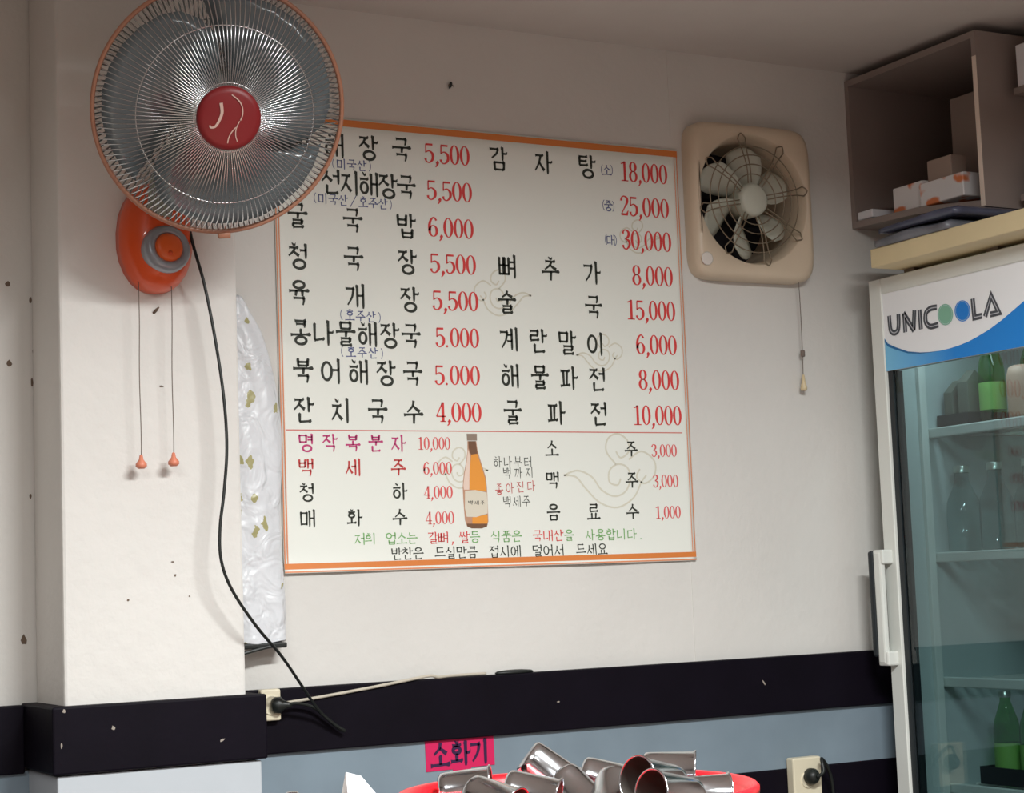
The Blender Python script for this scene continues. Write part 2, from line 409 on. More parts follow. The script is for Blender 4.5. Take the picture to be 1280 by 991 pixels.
bm = BM(); box(bm, (PX0-.03, PYF-.03, Z(-.309)), (PX1+.03, D-.0003, RAIL_T+.003), .004)
chips(bm, [(142, 910, .004, .005, .6), (278, 925, .006, .003, .5), (77, 932, .002, .006, 0), (80, 889, .003, .004, 0)], PYF-.03)
structure(mesh_obj('trim_4', bm, [M_band, M_chip], recalc=False), 'dark purple brown rail boxed around the pillar')
bm = BM(); box(bm, (XL+.01, D-.022, 0), (PX0-.021, D-.0003, LOW_T), .003); box(bm, (PX1+.021, D-.022, 0), (XR-.01, D-.0003, LOW_T), .003)
structure(mesh_obj('baseboard_back', bm, M_band), 'second dark course low on the back wall')

# ------------------------------------------------------------------ wall fan
RZ = CAMZ
fan_root = thing('wall_fan', (1.105, PYF, Z(.64)), 'wall fan with chrome wire guard, red hub badge and orange base on the pillar', 'fan')
M_chrome = mat('chrome_wire', rgb(205, 208, 210), .18, metal=1)
M_rim = mat('tan_rim_plastic', rgb(166, 116, 92), .35)
M_blade = mat('smoky_blade_plastic', rgb(112, 122, 126), .16, alpha=.88, coat=.4)
M_motor = mat('grey_green_motor', rgb(150, 158, 146), .4)
M_oplast = mat('orange_plastic', rgb(234, 88, 34), .32, coat=.2)
M_knob = mat('bright_orange_plastic', rgb(240, 104, 40), .3, coat=.2)
M_gplast = mat('grey_plastic_ring', rgb(160, 164, 172), .3, metal=.4)
M_badge = mat('red_badge', rgb(132, 28, 32), .4)
M_silver = mat('silver_print', rgb(214, 180, 168), .35)
M_cord = mat('black_rubber', rgb(26, 30, 28), .45)
M_string = mat('grey_string', rgb(120, 108, 100), .8)
M_bead = mat('coral_bead', rgb(226, 138, 110), .4)
d = ray(274.5, 136.5); fc = d*(3.04/d.y); depth = fc.length; fc = V((fc.x, fc.y, fc.z+CAMZ))
to_cam = -d.normalized()
tilt = math.radians(15); side = (CR*.72-CU*.70).normalized()
ax = (to_cam*math.cos(tilt)+side*math.sin(tilt)).normalized()
FM = Matrix.Translation(fc) @ frame_to(ax)
R0 = 158.5/FPX*d.length*(3.04/d.y)*1.0
R0 = 156.5/FPX*(fc-V((0, 0, CAMZ))).dot(CF)
bm = BM(); tube(bm, [FM @ V((R0*math.cos(a), R0*math.sin(a), 0)) for a in [2*PI*k/96 for k in range(96)]], .0043, 10, True)
box(bm, (-.010, -R0-.012, -.006), (.012, -R0-.002, .006), .001, 1, FM @ Matrix.Rotation(math.radians(5), 4, 'Z'))
mesh_obj('guard_rim', bm, M_rim, fan_root, True)
def guard(n, prof, rw, rings, twist=0):
    bm = BM()
    for k in range(n):
        a0 = 2*PI*k/n; pts = []
        for i, (r, z) in enumerate(prof):
            a = a0+twist*(1-r/R0)
            pts.append(FM @ V((r*math.cos(a), r*math.sin(a), z)))
        tube(bm, pts, rw, 5, caps=False)
    for r, z in rings:
        tube(bm, [FM @ V((r*math.cos(a), r*math.sin(a), z)) for a in [2*PI*k/72 for k in range(72)]], rw*1.1, 5, True)
    return bm
pf = [(.05, .085), (.09, .082), (.13, .074), (.165, .060), (.19, .042), (.205, .022), (R0-.003, .002)]
mesh_obj('front_guard', guard(132, pf, .00125, [(.155, .0625), (.06, .084)]), M_chrome, fan_root, True)
pr = [(.07, -.075), (.12, -.07), (.165, -.055), (.195, -.03), (R0-.003, -.002)]
mesh_obj('rear_guard', guard(140, pr, .0016, [(.15, -.062)]), M_chrome, fan_root, True)
for k in range(3):
    bm = BM(); grid = []
    a_start = 2*PI*k/3+.5
    for i in range(9):
        u = i/8; r = .04+u*.167; row = []
        for j in range(9):
            v = j/8; wid = math.radians(84+34*math.sin(PI*min(u*1.05, 1)*.85))
            sweep = .45*u*u
            a = a_start+sweep+wid*(v-.5)
            rr = r if i < 8 else r-.012*abs(2*v-1)**2
            z = .010-.006*u-.05*(v-.5)*(1-.7*u)
            row.append(bm.verts.new(FM @ V((rr*math.cos(a), rr*math.sin(a), z))))
        grid.append(row)
    for i in range(8):
        for j in range(8): bm.faces.new((grid[i][j], grid[i+1][j], grid[i+1][j+1], grid[i][j+1]))
    bl = mesh_obj('blade', bm, M_blade, fan_root, True)
    md = bl.modifiers.new('thickness', 'SOLIDIFY'); md.thickness = .002
bm = BM(); lathe(bm, [(0, .05), (.03, .048), (.042, .03), (.042, -.01), (.02, -.02), (0, -.02)], FM, 32); mesh_obj('blade_hub', bm, mat('smoky_hub', rgb(96, 98, 96), .35), fan_root, True)
bm = BM(); lathe(bm, [(0, -.022), (.058, -.024), (.066, -.032), (.068, -.09), (.060, -.135), (.035, -.155), (0, -.158)], FM, 40); mesh_obj('motor_housing', bm, M_motor, fan_root, True)
br = 39.5/FPX*(fc-V((0, 0, CAMZ))).dot(CF)
bm = BM(); lathe(bm, [(0, .099), (br*.8, .0975), (br-.003, .095), (br, .091), (br, .082), (br-.006, .079), (0, .079)], FM, 48)
bd = mesh_obj('hub_badge', bm, M_badge, fan_root, True); bd['label'] = 'red hub badge'
bm = BM()
UPM = FM.to_3x3()
# the badge marks are set upright to the viewer of the fan
pu = lambda a, b: FM @ V((a, b, .1002-.004*((a*a+b*b)/(br*br))**2*1.2))
k = br/41
def bp(pts): return [((x-607)/5.5*k*1.0, -(y-735)/5.5*k) for x, y in pts]
def sp(pts, n=6): return [(p.x, p.y) for p in smooth_path([(a, b, 0) for a, b in pts], n)]
q = sp(bp([(540, 625), (550, 690), (535, 745), (510, 790), (480, 800), (470, 785)])); ribbon(bm, q, [.0058*(1-.55*i/len(q)) for i in range(len(q))], pu)
q = sp(bp([(612, 565), (665, 605), (690, 650), (694, 700), (682, 740)])); ribbon(bm, q, .0020, pu)
q = sp(bp([(676, 745), (655, 800), (655, 850), (670, 890)])); ribbon(bm, q, .0016, pu)
q = sp(bp([(652, 790), (622, 830), (606, 870), (602, 905)])); ribbon(bm, q, .0018, pu)
mesh_obj('badge_mark', bm, M_silver, bd)
# arm from motor down to the base on the pillar
bcen = onY(197, 312, PYF-.06)
back = FM @ V((0, 0, -.125))
bm = BM(); tube(bm, smooth_path([back, back+V((.0, .04, -.03)), V((bcen.x+.012, PYF-.085, Z(.80))), V((bcen.x, PYF-.07, Z(.72)))], 6), .024, 14)
mesh_obj('arm', bm, M_motor, fan_root, True)
# pear-shaped base
bm = BM(); rows = []; cx = 1.107
prof = [(0, .581, .002), (0, .583, .018), (0, .589, .033), (0, .6, .046), (0, .617, .058), (0, .64, .0675), (0, .665, .0725), (0, .695, .073), (0, .73, .068), (0, .755, .058), (0, .775, .045), (0, .785, .036), (0, .787, .002)]
for _, zz, hw in prof:
    row = []
    dp = min(.075, .02+hw*.95)
    for j in range(17):
        a = PI*j/16
        row.append(bm.verts.new((cx-hw*math.cos(a)+(zz-.66)*-.0, PYF-dp*math.sin(a)**.75 if 0 < j < 16 else PYF+.0005, Z(zz))))
    rows.append(row)
for i in range(len(rows)-1):
    for j in range(16): bm.faces.new((rows[i][j], rows[i][j+1], rows[i+1][j+1], rows[i+1][j]))
    bm.faces.new((rows[i][16], rows[i][0], rows[i+1][0], rows[i+1][16]))
bm.faces.new(rows[0]); bm.faces.new(rows[-1])
o = mesh_obj('base', bm, M_oplast, fan_root, True); o['label'] = 'orange pear-shaped base'
kc = onY(210, 310, PYF-.078); kax = V((.05, -1, .08)).normalized()
KM = Matrix.Translation(kc) @ frame_to(kax)
bm = BM(); lathe(bm, [(.047, -.02), (.046, -.004), (.041, .006), (.033, .009), (.026, .005), (.024, -.02)], KM, 40)
mesh_obj('control_ring', bm, M_gplast, fan_root, True)
bm = BM(); lathe(bm, [(.0275, -.02), (.0275, .006), (.025, .0115), (.018, .014), (0, .015)], KM, 40)
kn = mesh_obj('control_knob', bm, M_knob, fan_root, True)
bm = BM(); lathe(bm, [(0, .017), (.003, .0168), (.005, .014), (.005, .01), (0, .01)], KM @ Matrix.Translation((-.001, -.013, 0)), 16); mesh_obj('knob_dimple', bm, M_oplast, kn, True)
# pull strings with beads
for (xa, ya), (xb, yb), lb in (((173, 352), (176.5, 577), 'left pull string'), ((214, 352), (217, 574), 'right pull string')):
    a = onY(xa, ya, PYF-.045); b = onY(xb, yb, PYF-.035)
    bm = BM(); tube(bm, [a+(b-a)*t+V((.0008*math.sin(9*t), 0, 0)) for t in [i/12 for i in range(13)]], .0009, 6)
    s = mesh_obj('pull_string', bm, M_string, fan_root, True)
    bm = BM(); lathe(bm, [(0, .014), (.003, .012), (.0045, .004), (.0105, -.004), (.0105, -.009), (.006, -.013), (0, -.013)], Matrix.Translation(b), 16)
    mesh_obj('bead', bm, M_bead, s, True)
# black supply cord hanging from the base, down to the plug by the pillar
cpts = [(236, 283, 3.355), (243, 312, 3.345), (256, 358, 3.34), (270, 430, 3.335), (280, 500, 3.33), (283.5, 560, 3.33), (280, 615, 3.33), (275, 660, 3.33), (276.5, 700, 3.33), (290, 737, 3.335), (320, 782, 3.35),
        (352, 820, 3.41), (378, 858, 3.48), (398, 887, 3.535), (418, 905, 3.549), (431, 913, 3.553), (424, 911, 3.558), (408, 897, 3.556), (392, 884, 3.552), (372, 879, 3.548), (356, 881, 3.545)]
bm = BM(); tube(bm, smooth_path([onY(x, y, Y) for x, y, Y in cpts], 6), .0032, 8)
cord = mesh_obj('power_cord', bm, M_cord, fan_root, True); cord['label'] = 'black supply cord'
pc = onY(345, 881, 3.549)
bm = BM(); lathe(bm, [(0, .0), (.013, .001), (.0165, .006), (.0165, .018), (.010, .024), (.006, .034), (.0045, .04), (0, .04)], Matrix.Translation(pc+V((-.008, .0, 0))) @ frame_to(V((.8, -.6, 0))), 20)
mesh_obj('plug', bm, M_cord, cord, True)

# ------------------------------------------------------------------ menu board
MX0, MX1, MZ0, MZ1 = 1.437, 2.465, Z(.043), Z(1.018)
MY = D-.004
def warp(x, z):
    t = max(0, 1-(z-MZ0)/.05)
    return .006*t*t*(.55+.45*math.sin(9*x+1.0))
def menu_put(lift):
    return lambda x, z: V((x, MY-.0015-lift-warp(x, z), z))
menu = thing('menu_board', (1.95, D-.001, MZ0), 'white vinyl price menu with orange top and bottom bands pasted on the back wall', 'menu')
bm = BM(); nx, nz = 60, 40; g = []
for i in range(nx+1):
    x = MX0+(MX1-MX0)*i/nx
    col = []
    for j in range(nz+1):
        z = MZ0+(MZ1-MZ0)*(j/nz)**1.8
        col.append(bm.verts.new((x, MY-.001-warp(x, z), z)))
    g.append(col)
for i in range(nx):
    for j in range(nz): bm.faces.new((g[i][j], g[i+1][j], g[i+1][j+1], g[i][j+1]))
sheet = mesh_obj('sheet', bm, M_paper, menu, True)
sm = sheet.modifiers.new('thickness', 'SOLIDIFY'); sm.thickness = .0012; sm.offset = 0
def strip(name, m, segs, lift=.0003):
    bm = BM(); put = menu_put(lift)
    for x0, z0, x1, z1 in segs:
        n = 60 if abs(x1-x0) > .2 else 1
        for i in range(n):
            a, b = x0+(x1-x0)*i/n, x0+(x1-x0)*(i+1)/n
            bm.faces.new([bm.verts.new(put(*p)) for p in ((a, z0), (b, z0), (b, z1), (a, z1))])
    return mesh_obj(name, bm, m, menu)
strip('border_band', M_orange, [(MX0, MZ1-.018, MX1, MZ1-.003)])
strip('border_band', M_orange, [(MX0, MZ0+.008, MX1, MZ0+.020)])
strip('border_line', M_orange2, [(MX0, MZ0+.001, MX1, MZ0+.004)])
strip('border_line', M_orange2, [(MX0+.001, MZ0+.02, MX0+.0035, MZ1-.018), (MX0+.007, MZ0+.02, MX0+.0095, MZ1-.018)])
strip('border_line', M_orange2, [(MX1-.0035, MZ0+.02, MX1-.001, MZ1-.018), (MX1-.010, MZ0+.02, MX1-.008, MZ1-.018)])
def mp(x, y):
    p = onY(x, y, MY-.002); return p.x, p.z
xa, za = mp(358, 536.5); xb, zb = mp(853, 541.5)
strip('divider_line', M_redline, [(MX0+.012, (za+zb)/2-.0012, xb, (za+zb)/2+.0012)])
def write(bm, text, c0, c1, w, h, wt=1.0, lift=.0006):
    """text whose first and last character centres lie at pixels c0 and c1 on the sheet"""
    (xa, za), (xb, zb) = mp(*c0), mp(*c1)
    n = len(text); base = menu_put(lift)
    for i, ch in enumerate(text):
        if ch == ' ': continue
        t = i/(n-1) if n > 1 else 0
        cx, cz = xa+(xb-xa)*t, za+(zb-za)*t
        put = lambda a, b: base(cx+(a-.5)*w, cz+(b-.5)*h)
        if ch >= '\uac00': brush(bm, syllable(ch), put, wt)
        elif ch in '0123456789': digit(bm, ch, lambda a, b: put(a*1.7+.08, b), wt)
        else: other(bm, ch, put, wt)
def line(name, text, c0, c1, w, h, m, wt=1.0):
    bm = BM(); write(bm, text, c0, c1, w, h, wt); return mesh_obj(name, bm, m, menu, recalc=False)
def price(text, x0, x1, yc, hpx, m, wt=.8, thin=.05, thick=.15):
    """a price between pixel columns x0 and x1"""
    (xa, zc), (xb, zd) = mp(x0, yc), mp(x1, yc)
    zt, zb = mp((x0+x1)/2, yc-hpx/2)[1], mp((x0+x1)/2, yc+hpx/2)[1]
    adv = [.22 if c in ',.' else .46 for c in text]; tot = sum(adv)
    bm = BM(); base = menu_put(.0006); cur = 0
    for c, a in zip(text, adv):
        s = (xb-xa)/tot
        off = xa+cur*s
        put = lambda u, v: base(off+(u-.02)*s, zb+v*(zt-zb))
        digit(bm, c, put, wt, thin, thick); cur += a
    return mesh_obj('price', bm, m, menu, recalc=False)
GW, GH = .044, .052
for text, a, b in (('뼈해장국', (375, 179), (502, 187)), ('선지해장국', (414, 227), (508, 234)), ('굴국밥', (372, 269), (508, 282)), ('청국장', (373, 320), (509, 327)),
                   ('육개장', (374, 366), (512, 374)), ('콩나물해장국', (376, 415), (514, 420)), ('북어해장국', (379, 463), (516, 467)), ('잔치국수', (380, 512), (517, 515)),
                   ('감자탕', (623, 198), (734, 208)), ('뼈추가', (635, 333), (740, 341)), ('술국', (634, 377), (742, 384)), ('계란말이', (636, 424), (745, 430)),
                   ('해물파전', (638, 470), (747, 474)), ('굴파전', (641, 515), (749, 517))):
    line('dish_name', text, a, b, GW, GH, M_ink, 1.3)
for text, a, b in (('(미국산)', (414, 204), (465, 208)), ('(미국산/호주산)', (391, 247), (491, 256)), ('(호주산)', (424, 393), (477, 397)), ('(호주산)', (425, 439), (480, 442))):
    line('origin_note', text, a, b, .021, .023, M_blue, 1.15)
for text, a, b in (('(소)', (750, 212), (767, 213)), ('(중)', (752, 256), (769, 258)), ('(대)', (755, 299), (772, 301))):
    line('size_note', text, a, b, .022, .025, M_blue, 1.15)
for text, x0, x1, y in (('5,500', 530, 587, 193), ('5,500', 533, 590, 239), ('6,000', 535, 592, 285), ('5,500', 537, 595, 330), ('5,500', 540, 598, 376), ('5.000', 544, 599, 422), ('5.000', 543, 600, 469), ('4,000', 545, 602, 515),
                        ('18,000', 775, 834, 216), ('25,000', 775, 836, 259), ('30,000', 777, 839, 301), ('8,000', 790, 841, 345), ('15,000', 783, 844, 388), ('6,000', 795, 846, 431), ('8,000', 798, 849, 475), ('10,000', 791, 852, 519)):
    price(text, x0, x1, y, 25, M_red)
for text, a, b, m in (('명작복분자', (383, 553), (498, 554), M_mag), ('백세주', (383, 584), (498, 584), M_crim), ('청하', (384, 615), (500, 614), M_ink), ('매화수', (385, 648), (500, 646), M_ink),
                      ('소주', (690, 560), (789, 561), M_ink), ('맥주', (691, 600), (790, 600), M_ink), ('음료수', (692, 640), (791, 639), M_ink)):
    line('drink_name', text, a, b, .033, .036, m, 1.25)
for text, x0, x1, y in (('10,000', 522, 563, 554), ('6,000', 529, 565, 585), ('4,000', 530, 566, 615), ('4,000', 532, 568, 647), ('3,000', 814, 846, 563), ('3,000', 816, 848, 601), ('1,000', 819, 851, 640)):
    price(text, x0, x1, y, 16, M_red2, .8)
bm = BM(); bm2 = BM()
note = '저희 업소는 갈뼈,쌀등 식품은 국내산을 사용합니다.'
(xa, ya), (xb, yb) = (450, 673.5), (803, 667)
for i, ch in enumerate(note):
    if ch == ' ': continue
    t = i/(len(note)-1); p = (xa+(xb-xa)*t, ya+(yb-ya)*t)
    red = i in (7, 8, 9, 10, 17, 18, 19)
    write(bm2 if red else bm, ch, p, p, .024, .0245, 1.05)
mesh_obj('notice_line', bm, M_green, menu, recalc=False); mesh_obj('notice_line', bm2, M_red, menu, recalc=False)
bm = BM(); note = '반찬은 드실만큼 접시에 덜어서 드세요'
(xa, ya), (xb, yb) = (496, 692), (753, 686)
for i, ch in enumerate(note):
    if ch != ' ':
        t = i/(len(note)-1); p = (xa+(xb-xa)*t, ya+(yb-ya)*t); write(bm, ch, p, p, .024, .025, 1.1)
mesh_obj('notice_line', bm, M_ink, menu, recalc=False)
for text, a, b, m in (('하나부터', (622, 577), (660, 577), M_ink), ('백까지', (634, 591), (662, 590), M_ink), ('좋아진다', (624, 611), (664, 607), M_crim), ('백세주', (634, 627), (658, 626), M_ink)):
    line('slogan', text, a, b, .019, .024, m, .85)
# printed bottle picture
def flat(name, pts, m, parent, lift):
    bm = BM(); poly(bm, [mp(*p) for p in pts], menu_put(lift)); return mesh_obj(name, bm, m, parent, recalc=False)
bx = lambda pts: [(560+x/7.08, 530+y/7.08) for x, y in pts]
M_bgl = mat('bottle_print_edge', rgb(196, 150, 122), .55); M_bor = mat('bottle_print_orange', rgb(240, 158, 62), .55); M_bcap = mat('bottle_print_cap', rgb(150, 132, 118), .55)
M_blab = mat('bottle_print_label', rgb(226, 218, 200), .55); M_bsh = mat('bottle_print_shine', rgb(240, 214, 198), .55); M_bdk = mat('bottle_print_dark', rgb(120, 84, 60), .55)
pic = flat('bottle_picture', bx([(172, 150), (250, 150), (262, 235), (300, 360), (335, 470), (345, 560), (352, 700), (358, 860), (345, 905), (300, 922), (210, 922), (170, 905), (150, 850), (138, 700), (130, 560), (140, 440), (160, 340), (172, 240)]), M_bgl, menu, .0004)
flat('bottle_cap', bx([(165, 85), (255, 85), (256, 145), (168, 145)]), M_bcap, pic, .0006)
flat('bottle_neck', bx([(180, 150), (244, 150), (262, 265), (205, 275), (182, 210)]), M_bdk, pic, .0005)
flat('bottle_shine', bx([(178, 220), (198, 290), (190, 420), (188, 580), (140, 580), (136, 540), (148, 430), (166, 330)]), M_bsh, pic, .0006)
flat('bottle_drink', bx([(205, 270), (258, 262), (295, 370), (328, 480), (338, 590), (190, 580), (190, 420)]), M_bor, pic, .0007)
flat('bottle_drink', bx([(215, 825), (350, 800), (352, 860), (340, 900), (300, 912), (215, 912)]), M_bor, pic, .0007)
flat('bottle_label', bx([(150, 590), (240, 582), (342, 605), (350, 700), (350, 790), (250, 822), (165, 820), (148, 740)]), M_blab, pic, .0008)
bm = BM(); write(bm, '백세주', (560+200/7.08, 530+695/7.08), (560+305/7.08, 530+695/7.08), .011, .009, 1.2, .0010); mesh_obj('bottle_lettering', bm, M_ink, pic, recalc=False)
flat('bottle_base', bx([(165, 880), (350, 880), (345, 905), (300, 922), (210, 922), (172, 905)]), M_bdk, pic, .00075)
# faint cloud swirls
def swirl(cx, cy, s, flip=1):
    bm = BM(); put = menu_put(.0002)
    def curve(pts):
        P = sp([mp(cx+x*s*flip, cy+y*s) for x, y in pts], 6)
        ribbon(bm, P, .0042*(.6+.4*s), put)
    # three curls and a sweeping tail
    curve([(-55, -4), (-38, -10), (-20, -2), (-8, 14), (8, 22), (22, 16), (28, 0), (24, -14), (12, -18), (2, -10), (2, 4), (12, 8), (16, 0)])
    curve([(-55, -4), (-40, -2), (-28, 12), (-10, 30), (12, 36), (32, 24), (42, 4), (48, -4)])
    curve([(10, -18), (-2, -34), (0, -50), (12, -56), (24, -48), (26, -34), (16, -26), (10, -34)])
    curve([(26, -24), (42, -34), (58, -22), (58, -4), (46, 6), (36, -2), (40, -12)])
    return mesh_obj('cloud_motif', bm, M_swirl, menu, recalc=False)
swirl(760, 598, 1.0); swirl(630, 372, .62, -1); swirl(748, 446, .5); swirl(802, 300, .45, -1); swirl(580, 590, .55, -1)

# ------------------------------------------------------------------ rolled cloth hanging beside the pillar
M_cloth = bpy.data.materials.new('leaf_print_wrap'); M_cloth.use_nodes = True
nt = M_cloth.node_tree; pb = nt.nodes['Principled BSDF']; pb.inputs['Roughness'].default_value = .35
tc = nt.nodes.new('ShaderNodeTexCoord'); vo = nt.nodes.new('ShaderNodeTexVoronoi'); vo.inputs['Scale'].default_value = 27
nz_ = nt.nodes.new('ShaderNodeTexNoise'); nz_.inputs['Scale'].default_value = 7
mpn = nt.nodes.new('ShaderNodeMapping'); mpn.inputs['Scale'].default_value = (1.3, 1, .9)
nt.links.new(tc.outputs['Object'], mpn.inputs['Vector']); nd = nt.nodes.new('ShaderNodeTexNoise'); nd.inputs['Scale'].default_value = 60; nt.links.new(tc.outputs['Object'], nd.inputs['Vector'])
va = nt.nodes.new('ShaderNodeVectorMath'); va.operation = 'MULTIPLY_ADD'; va.inputs[1].default_value = (.028, .028, .028)
nt.links.new(nd.outputs['Color'], va.inputs[0]); nt.links.new(mpn.outputs[0], va.inputs[2]); nt.links.new(va.outputs[0], vo.inputs['Vector']); nt.links.new(tc.outputs['Object'], nz_.inputs['Vector'])
lt = nt.nodes.new('ShaderNodeMath'); lt.operation = 'LESS_THAN'; lt.inputs[1].default_value = .30; nt.links.new(vo.outputs['Distance'], lt.inputs[0])
gt = nt.nodes.new('ShaderNodeMath'); gt.operation = 'GREATER_THAN'; gt.inputs[1].default_value = .5; sc_ = nt.nodes.new('ShaderNodeSeparateColor'); nt.links.new(vo.outputs['Color'], sc_.inputs[0]); nt.links.new(sc_.outputs[0], gt.inputs[0])
mu = nt.nodes.new('ShaderNodeMath'); mu.operation = 'MULTIPLY'; nt.links.new(lt.outputs[0], mu.inputs[0]); nt.links.new(gt.outputs[0], mu.inputs[1])
mx = nt.nodes.new('ShaderNodeMix'); mx.data_type = 'RGBA'; mx.inputs['A'].default_value = rgb(228, 230, 234); mx.inputs['B'].default_value = rgb(176, 170, 122)
nt.links.new(mu.outputs[0], mx.inputs['Factor']); nt.links.new(mx.outputs['Result'], pb.inputs['Base Color'])
nb = nt.nodes.new('ShaderNodeTexNoise'); nb.inputs['Scale'].default_value = 16; nb.inputs['Distortion'].default_value = 1.5; nt.links.new(tc.outputs['Object'], nb.inputs['Vector'])
bpn = nt.nodes.new('ShaderNodeBump'); bpn.inputs['Strength'].default_value = .7; bpn.inputs['Distance'].default_value = .015
nt.links.new(nb.outputs['Fac'], bpn.inputs['Height']); nt.links.new(bpn.outputs[0], pb.inputs['Normal'])
YC = 3.555
outl = [(366, 299, 304), (394, 299, 318), (410, 299, 328), (440, 299, 339), (480, 299, 348), (495, 299, 351), (540, 300, 357), (600, 301, 355), (660, 302, 353), (700, 302, 356), (760, 303, 361), (790, 304, 361), (800, 304, 361), (802, 304, 361), (804, 304, 361)]
roll = thing('hanging_cloth_roll', onY(335, 803, D-.001), 'tall crumpled white cloth roll with olive leaf print hanging between pillar and menu', 'cloth roll')
bm = BM(); rows = []
for y, xl, xr in outl:
    a = onY(xl, y, YC); b = onY(xr, y, YC); a.x = max(a.x-.03, 1.285) if y > 390 else a.x-.004
    row = []
    for k in range(24):
        an = 2*PI*k/24
        c = (a+b)/2; hw = (b.x-a.x)/2
        dy = (.026 if y > 400 else .01)*(1+.25*math.sin(5*an+y*.03))
        row.append(bm.verts.new((c.x+hw*math.cos(an)*(1+.02*math.sin(y*.11)), min(YC+.016-dy*math.sin(an), D-.003), c.z+.003*math.sin(3*an))))
    rows.append(row)
for i in range(len(rows)-1):
    for k in range(24): bm.faces.new((rows[i][k], rows[i][(k+1) % 24], rows[i+1][(k+1) % 24], rows[i+1][k]))
bm.faces.new(rows[0][::-1]); bm.faces.new(rows[-1])
o = mesh_obj('wrap', bm, M_cloth, roll, True); s_ = o.modifiers.new('sub', 'SUBSURF'); s_.levels = 2; s_.render_levels = 2
a = onY(306, 811, YC-.01); b = onY(358, 806, YC-.01)
bm = BM(); box(bm, (a.x-.004, YC-.014, b.z-.005), (b.x+.001, YC+.03, b.z+.006), .003); mesh_obj('bottom_bar', bm, M_cord, roll)
bm = BM(); tube(bm, smooth_path([onY(300, 818, YC-.012), onY(318, 813, YC-.014), onY(341, 807, YC-.013)], 4), .0035, 8); mesh_obj('strap_end', bm, M_cord, roll)

# ------------------------------------------------------------------ exhaust fan
EX0, EX1, EZ0, EZ1 = 2.482, 2.834, Z(.707), Z(1.088); EYF = D-.05
M_cream = mat('aged_cream_plastic', rgb(222, 204, 180), .4, noise=.06, scale=6)
M_creamw = mat('pale_blade_plastic', rgb(206, 208, 194), .45)
M_wire = mat('dull_wire', rgb(150, 136, 116), .4, metal=.6)
M_dark = mat('dark_shutter', rgb(24, 24, 34), .6)
ex = thing('exhaust_fan', ((EX0+EX1)/2, D-.001, EZ0), 'square cream exhaust fan with round wire guard high on the back wall', 'exhaust fan')
ecx, ecz = 2.653, Z(.902); ER = .158
NN = 96
def outline(hx, hz, p, cx=(EX0+EX1)/2, cz=(EZ0+EZ1)/2):
    P = []
    for k in range(NN):
        a = 2*PI*k/NN; c, s = math.cos(a), math.sin(a)
        P.append((cx+hx*math.copysign(abs(c)**(2/p), c), cz+hz*math.copysign(abs(s)**(2/p), s)))
    return P
def circ(r): return [(ecx+r*math.cos(2*PI*k/NN), ecz+r*math.sin(2*PI*k/NN)) for k in range(NN)]
hx, hz = (EX1-EX0)/2, (EZ1-EZ0)/2
secs = [(outline(hx, hz, 9), D-.0005), (outline(hx, hz, 9), D-.028), (outline(hx-.002, hz-.002, 8), D-.04), (outline(hx-.008, hz-.008, 7), D-.048), (outline(hx-.016, hz-.016, 6.5), D-.0505),
        (circ(ER+.003), D-.0505), (circ(ER), D-.047), (circ(ER-.008), D-.02), (circ(.149), D+.015), (circ(.148), D+.12)]
bm = BM(); rr = []
for P, y in secs: rr.append([bm.verts.new((x, y, z)) for x, z in P])
for i in range(len(rr)-1):
    for k in range(NN): bm.faces.new((rr[i][k], rr[i][(k+1) % NN], rr[i+1][(k+1) % NN], rr[i+1][k]))
mesh_obj('housing', bm, M_cream, ex, True)
bm = BM()
for k in range(5):
    z0 = ecz-.147+k*.0588; box(bm, (ecx-.1465, D+.118, z0), (ecx+.1465, D+.124, z0+.062))
mesh_obj('shutter', bm, M_dark, ex)
EM = Matrix.Translation((ecx, D, ecz)) @ frame_to(V((0, -1, 0)))
for k in range(6):
    bm = BM(); g = []
    a0 = math.radians(60*k+15)
    for i in range(7):
        u = i/6; r = .03+u*.108; row = []
        for j in range(6):
            v = j/5-.5; wid = math.radians(30+16*math.sin(PI*min(1, u*.9+.1)))
            a = a0+.25*u+wid*v; r2 = r-(.012*(2*v)**2 if i == 6 else 0)
            row.append(bm.verts.new(EM @ V((r2*math.cos(a), r2*math.sin(a), .004-.05*v*(1-.3*u)))))
        g.append(row)
    for i in range(6):
        for j in range(5): bm.faces.new((g[i][j], g[i+1][j], g[i+1][j+1], g[i][j+1]))
    b_ = mesh_obj('blade', bm, M_creamw, ex, True); s_ = b_.modifiers.new('thickness', 'SOLIDIFY'); s_.thickness = .0025
bm = BM(); lathe(bm, [(0, .058), (.03, .0565), (.038, .052), (.041, .04), (.041, .02), (.036, -.02), (0, -.022)], EM, 32); mesh_obj('hub_cap', bm, M_creamw, ex, True)
bm = BM()
for k in range(8):
    a0 = 2*PI*k/8+.2
    for s in (-1, 1):
        pts = []
        for r, z, w in ((.042, .047, .12), (.08, .055, .06), (.125, .053, .055), (.152, .051, .06)):
            a = a0+s*w*(1.3 if r > .14 else 1); pts.append(EM @ V((r*math.cos(a), r*math.sin(a), z)))
        tube(bm, smooth_path(pts, 4), .0016, 6)
    tube(bm, smooth_path([EM @ V((.152*math.cos(a0-.075), .152*math.sin(a0-.075), .051)), EM @ V((.163*math.cos(a0), .163*math.sin(a0), .0525)), EM @ V((.152*math.cos(a0+.075), .152*math.sin(a0+.075), .051))], 5), .0016, 6)
for r, z in ((.062, .052), (.085, .0555), (.108, .0545), (.13, .052)):
    tube(bm, [EM @ V((r*math.cos(2*PI*k/64), r*math.sin(2*PI*k/64), z)) for k in range(64)], .0015, 6, True)
mesh_obj('wire_guard', bm, M_wire, ex, True)
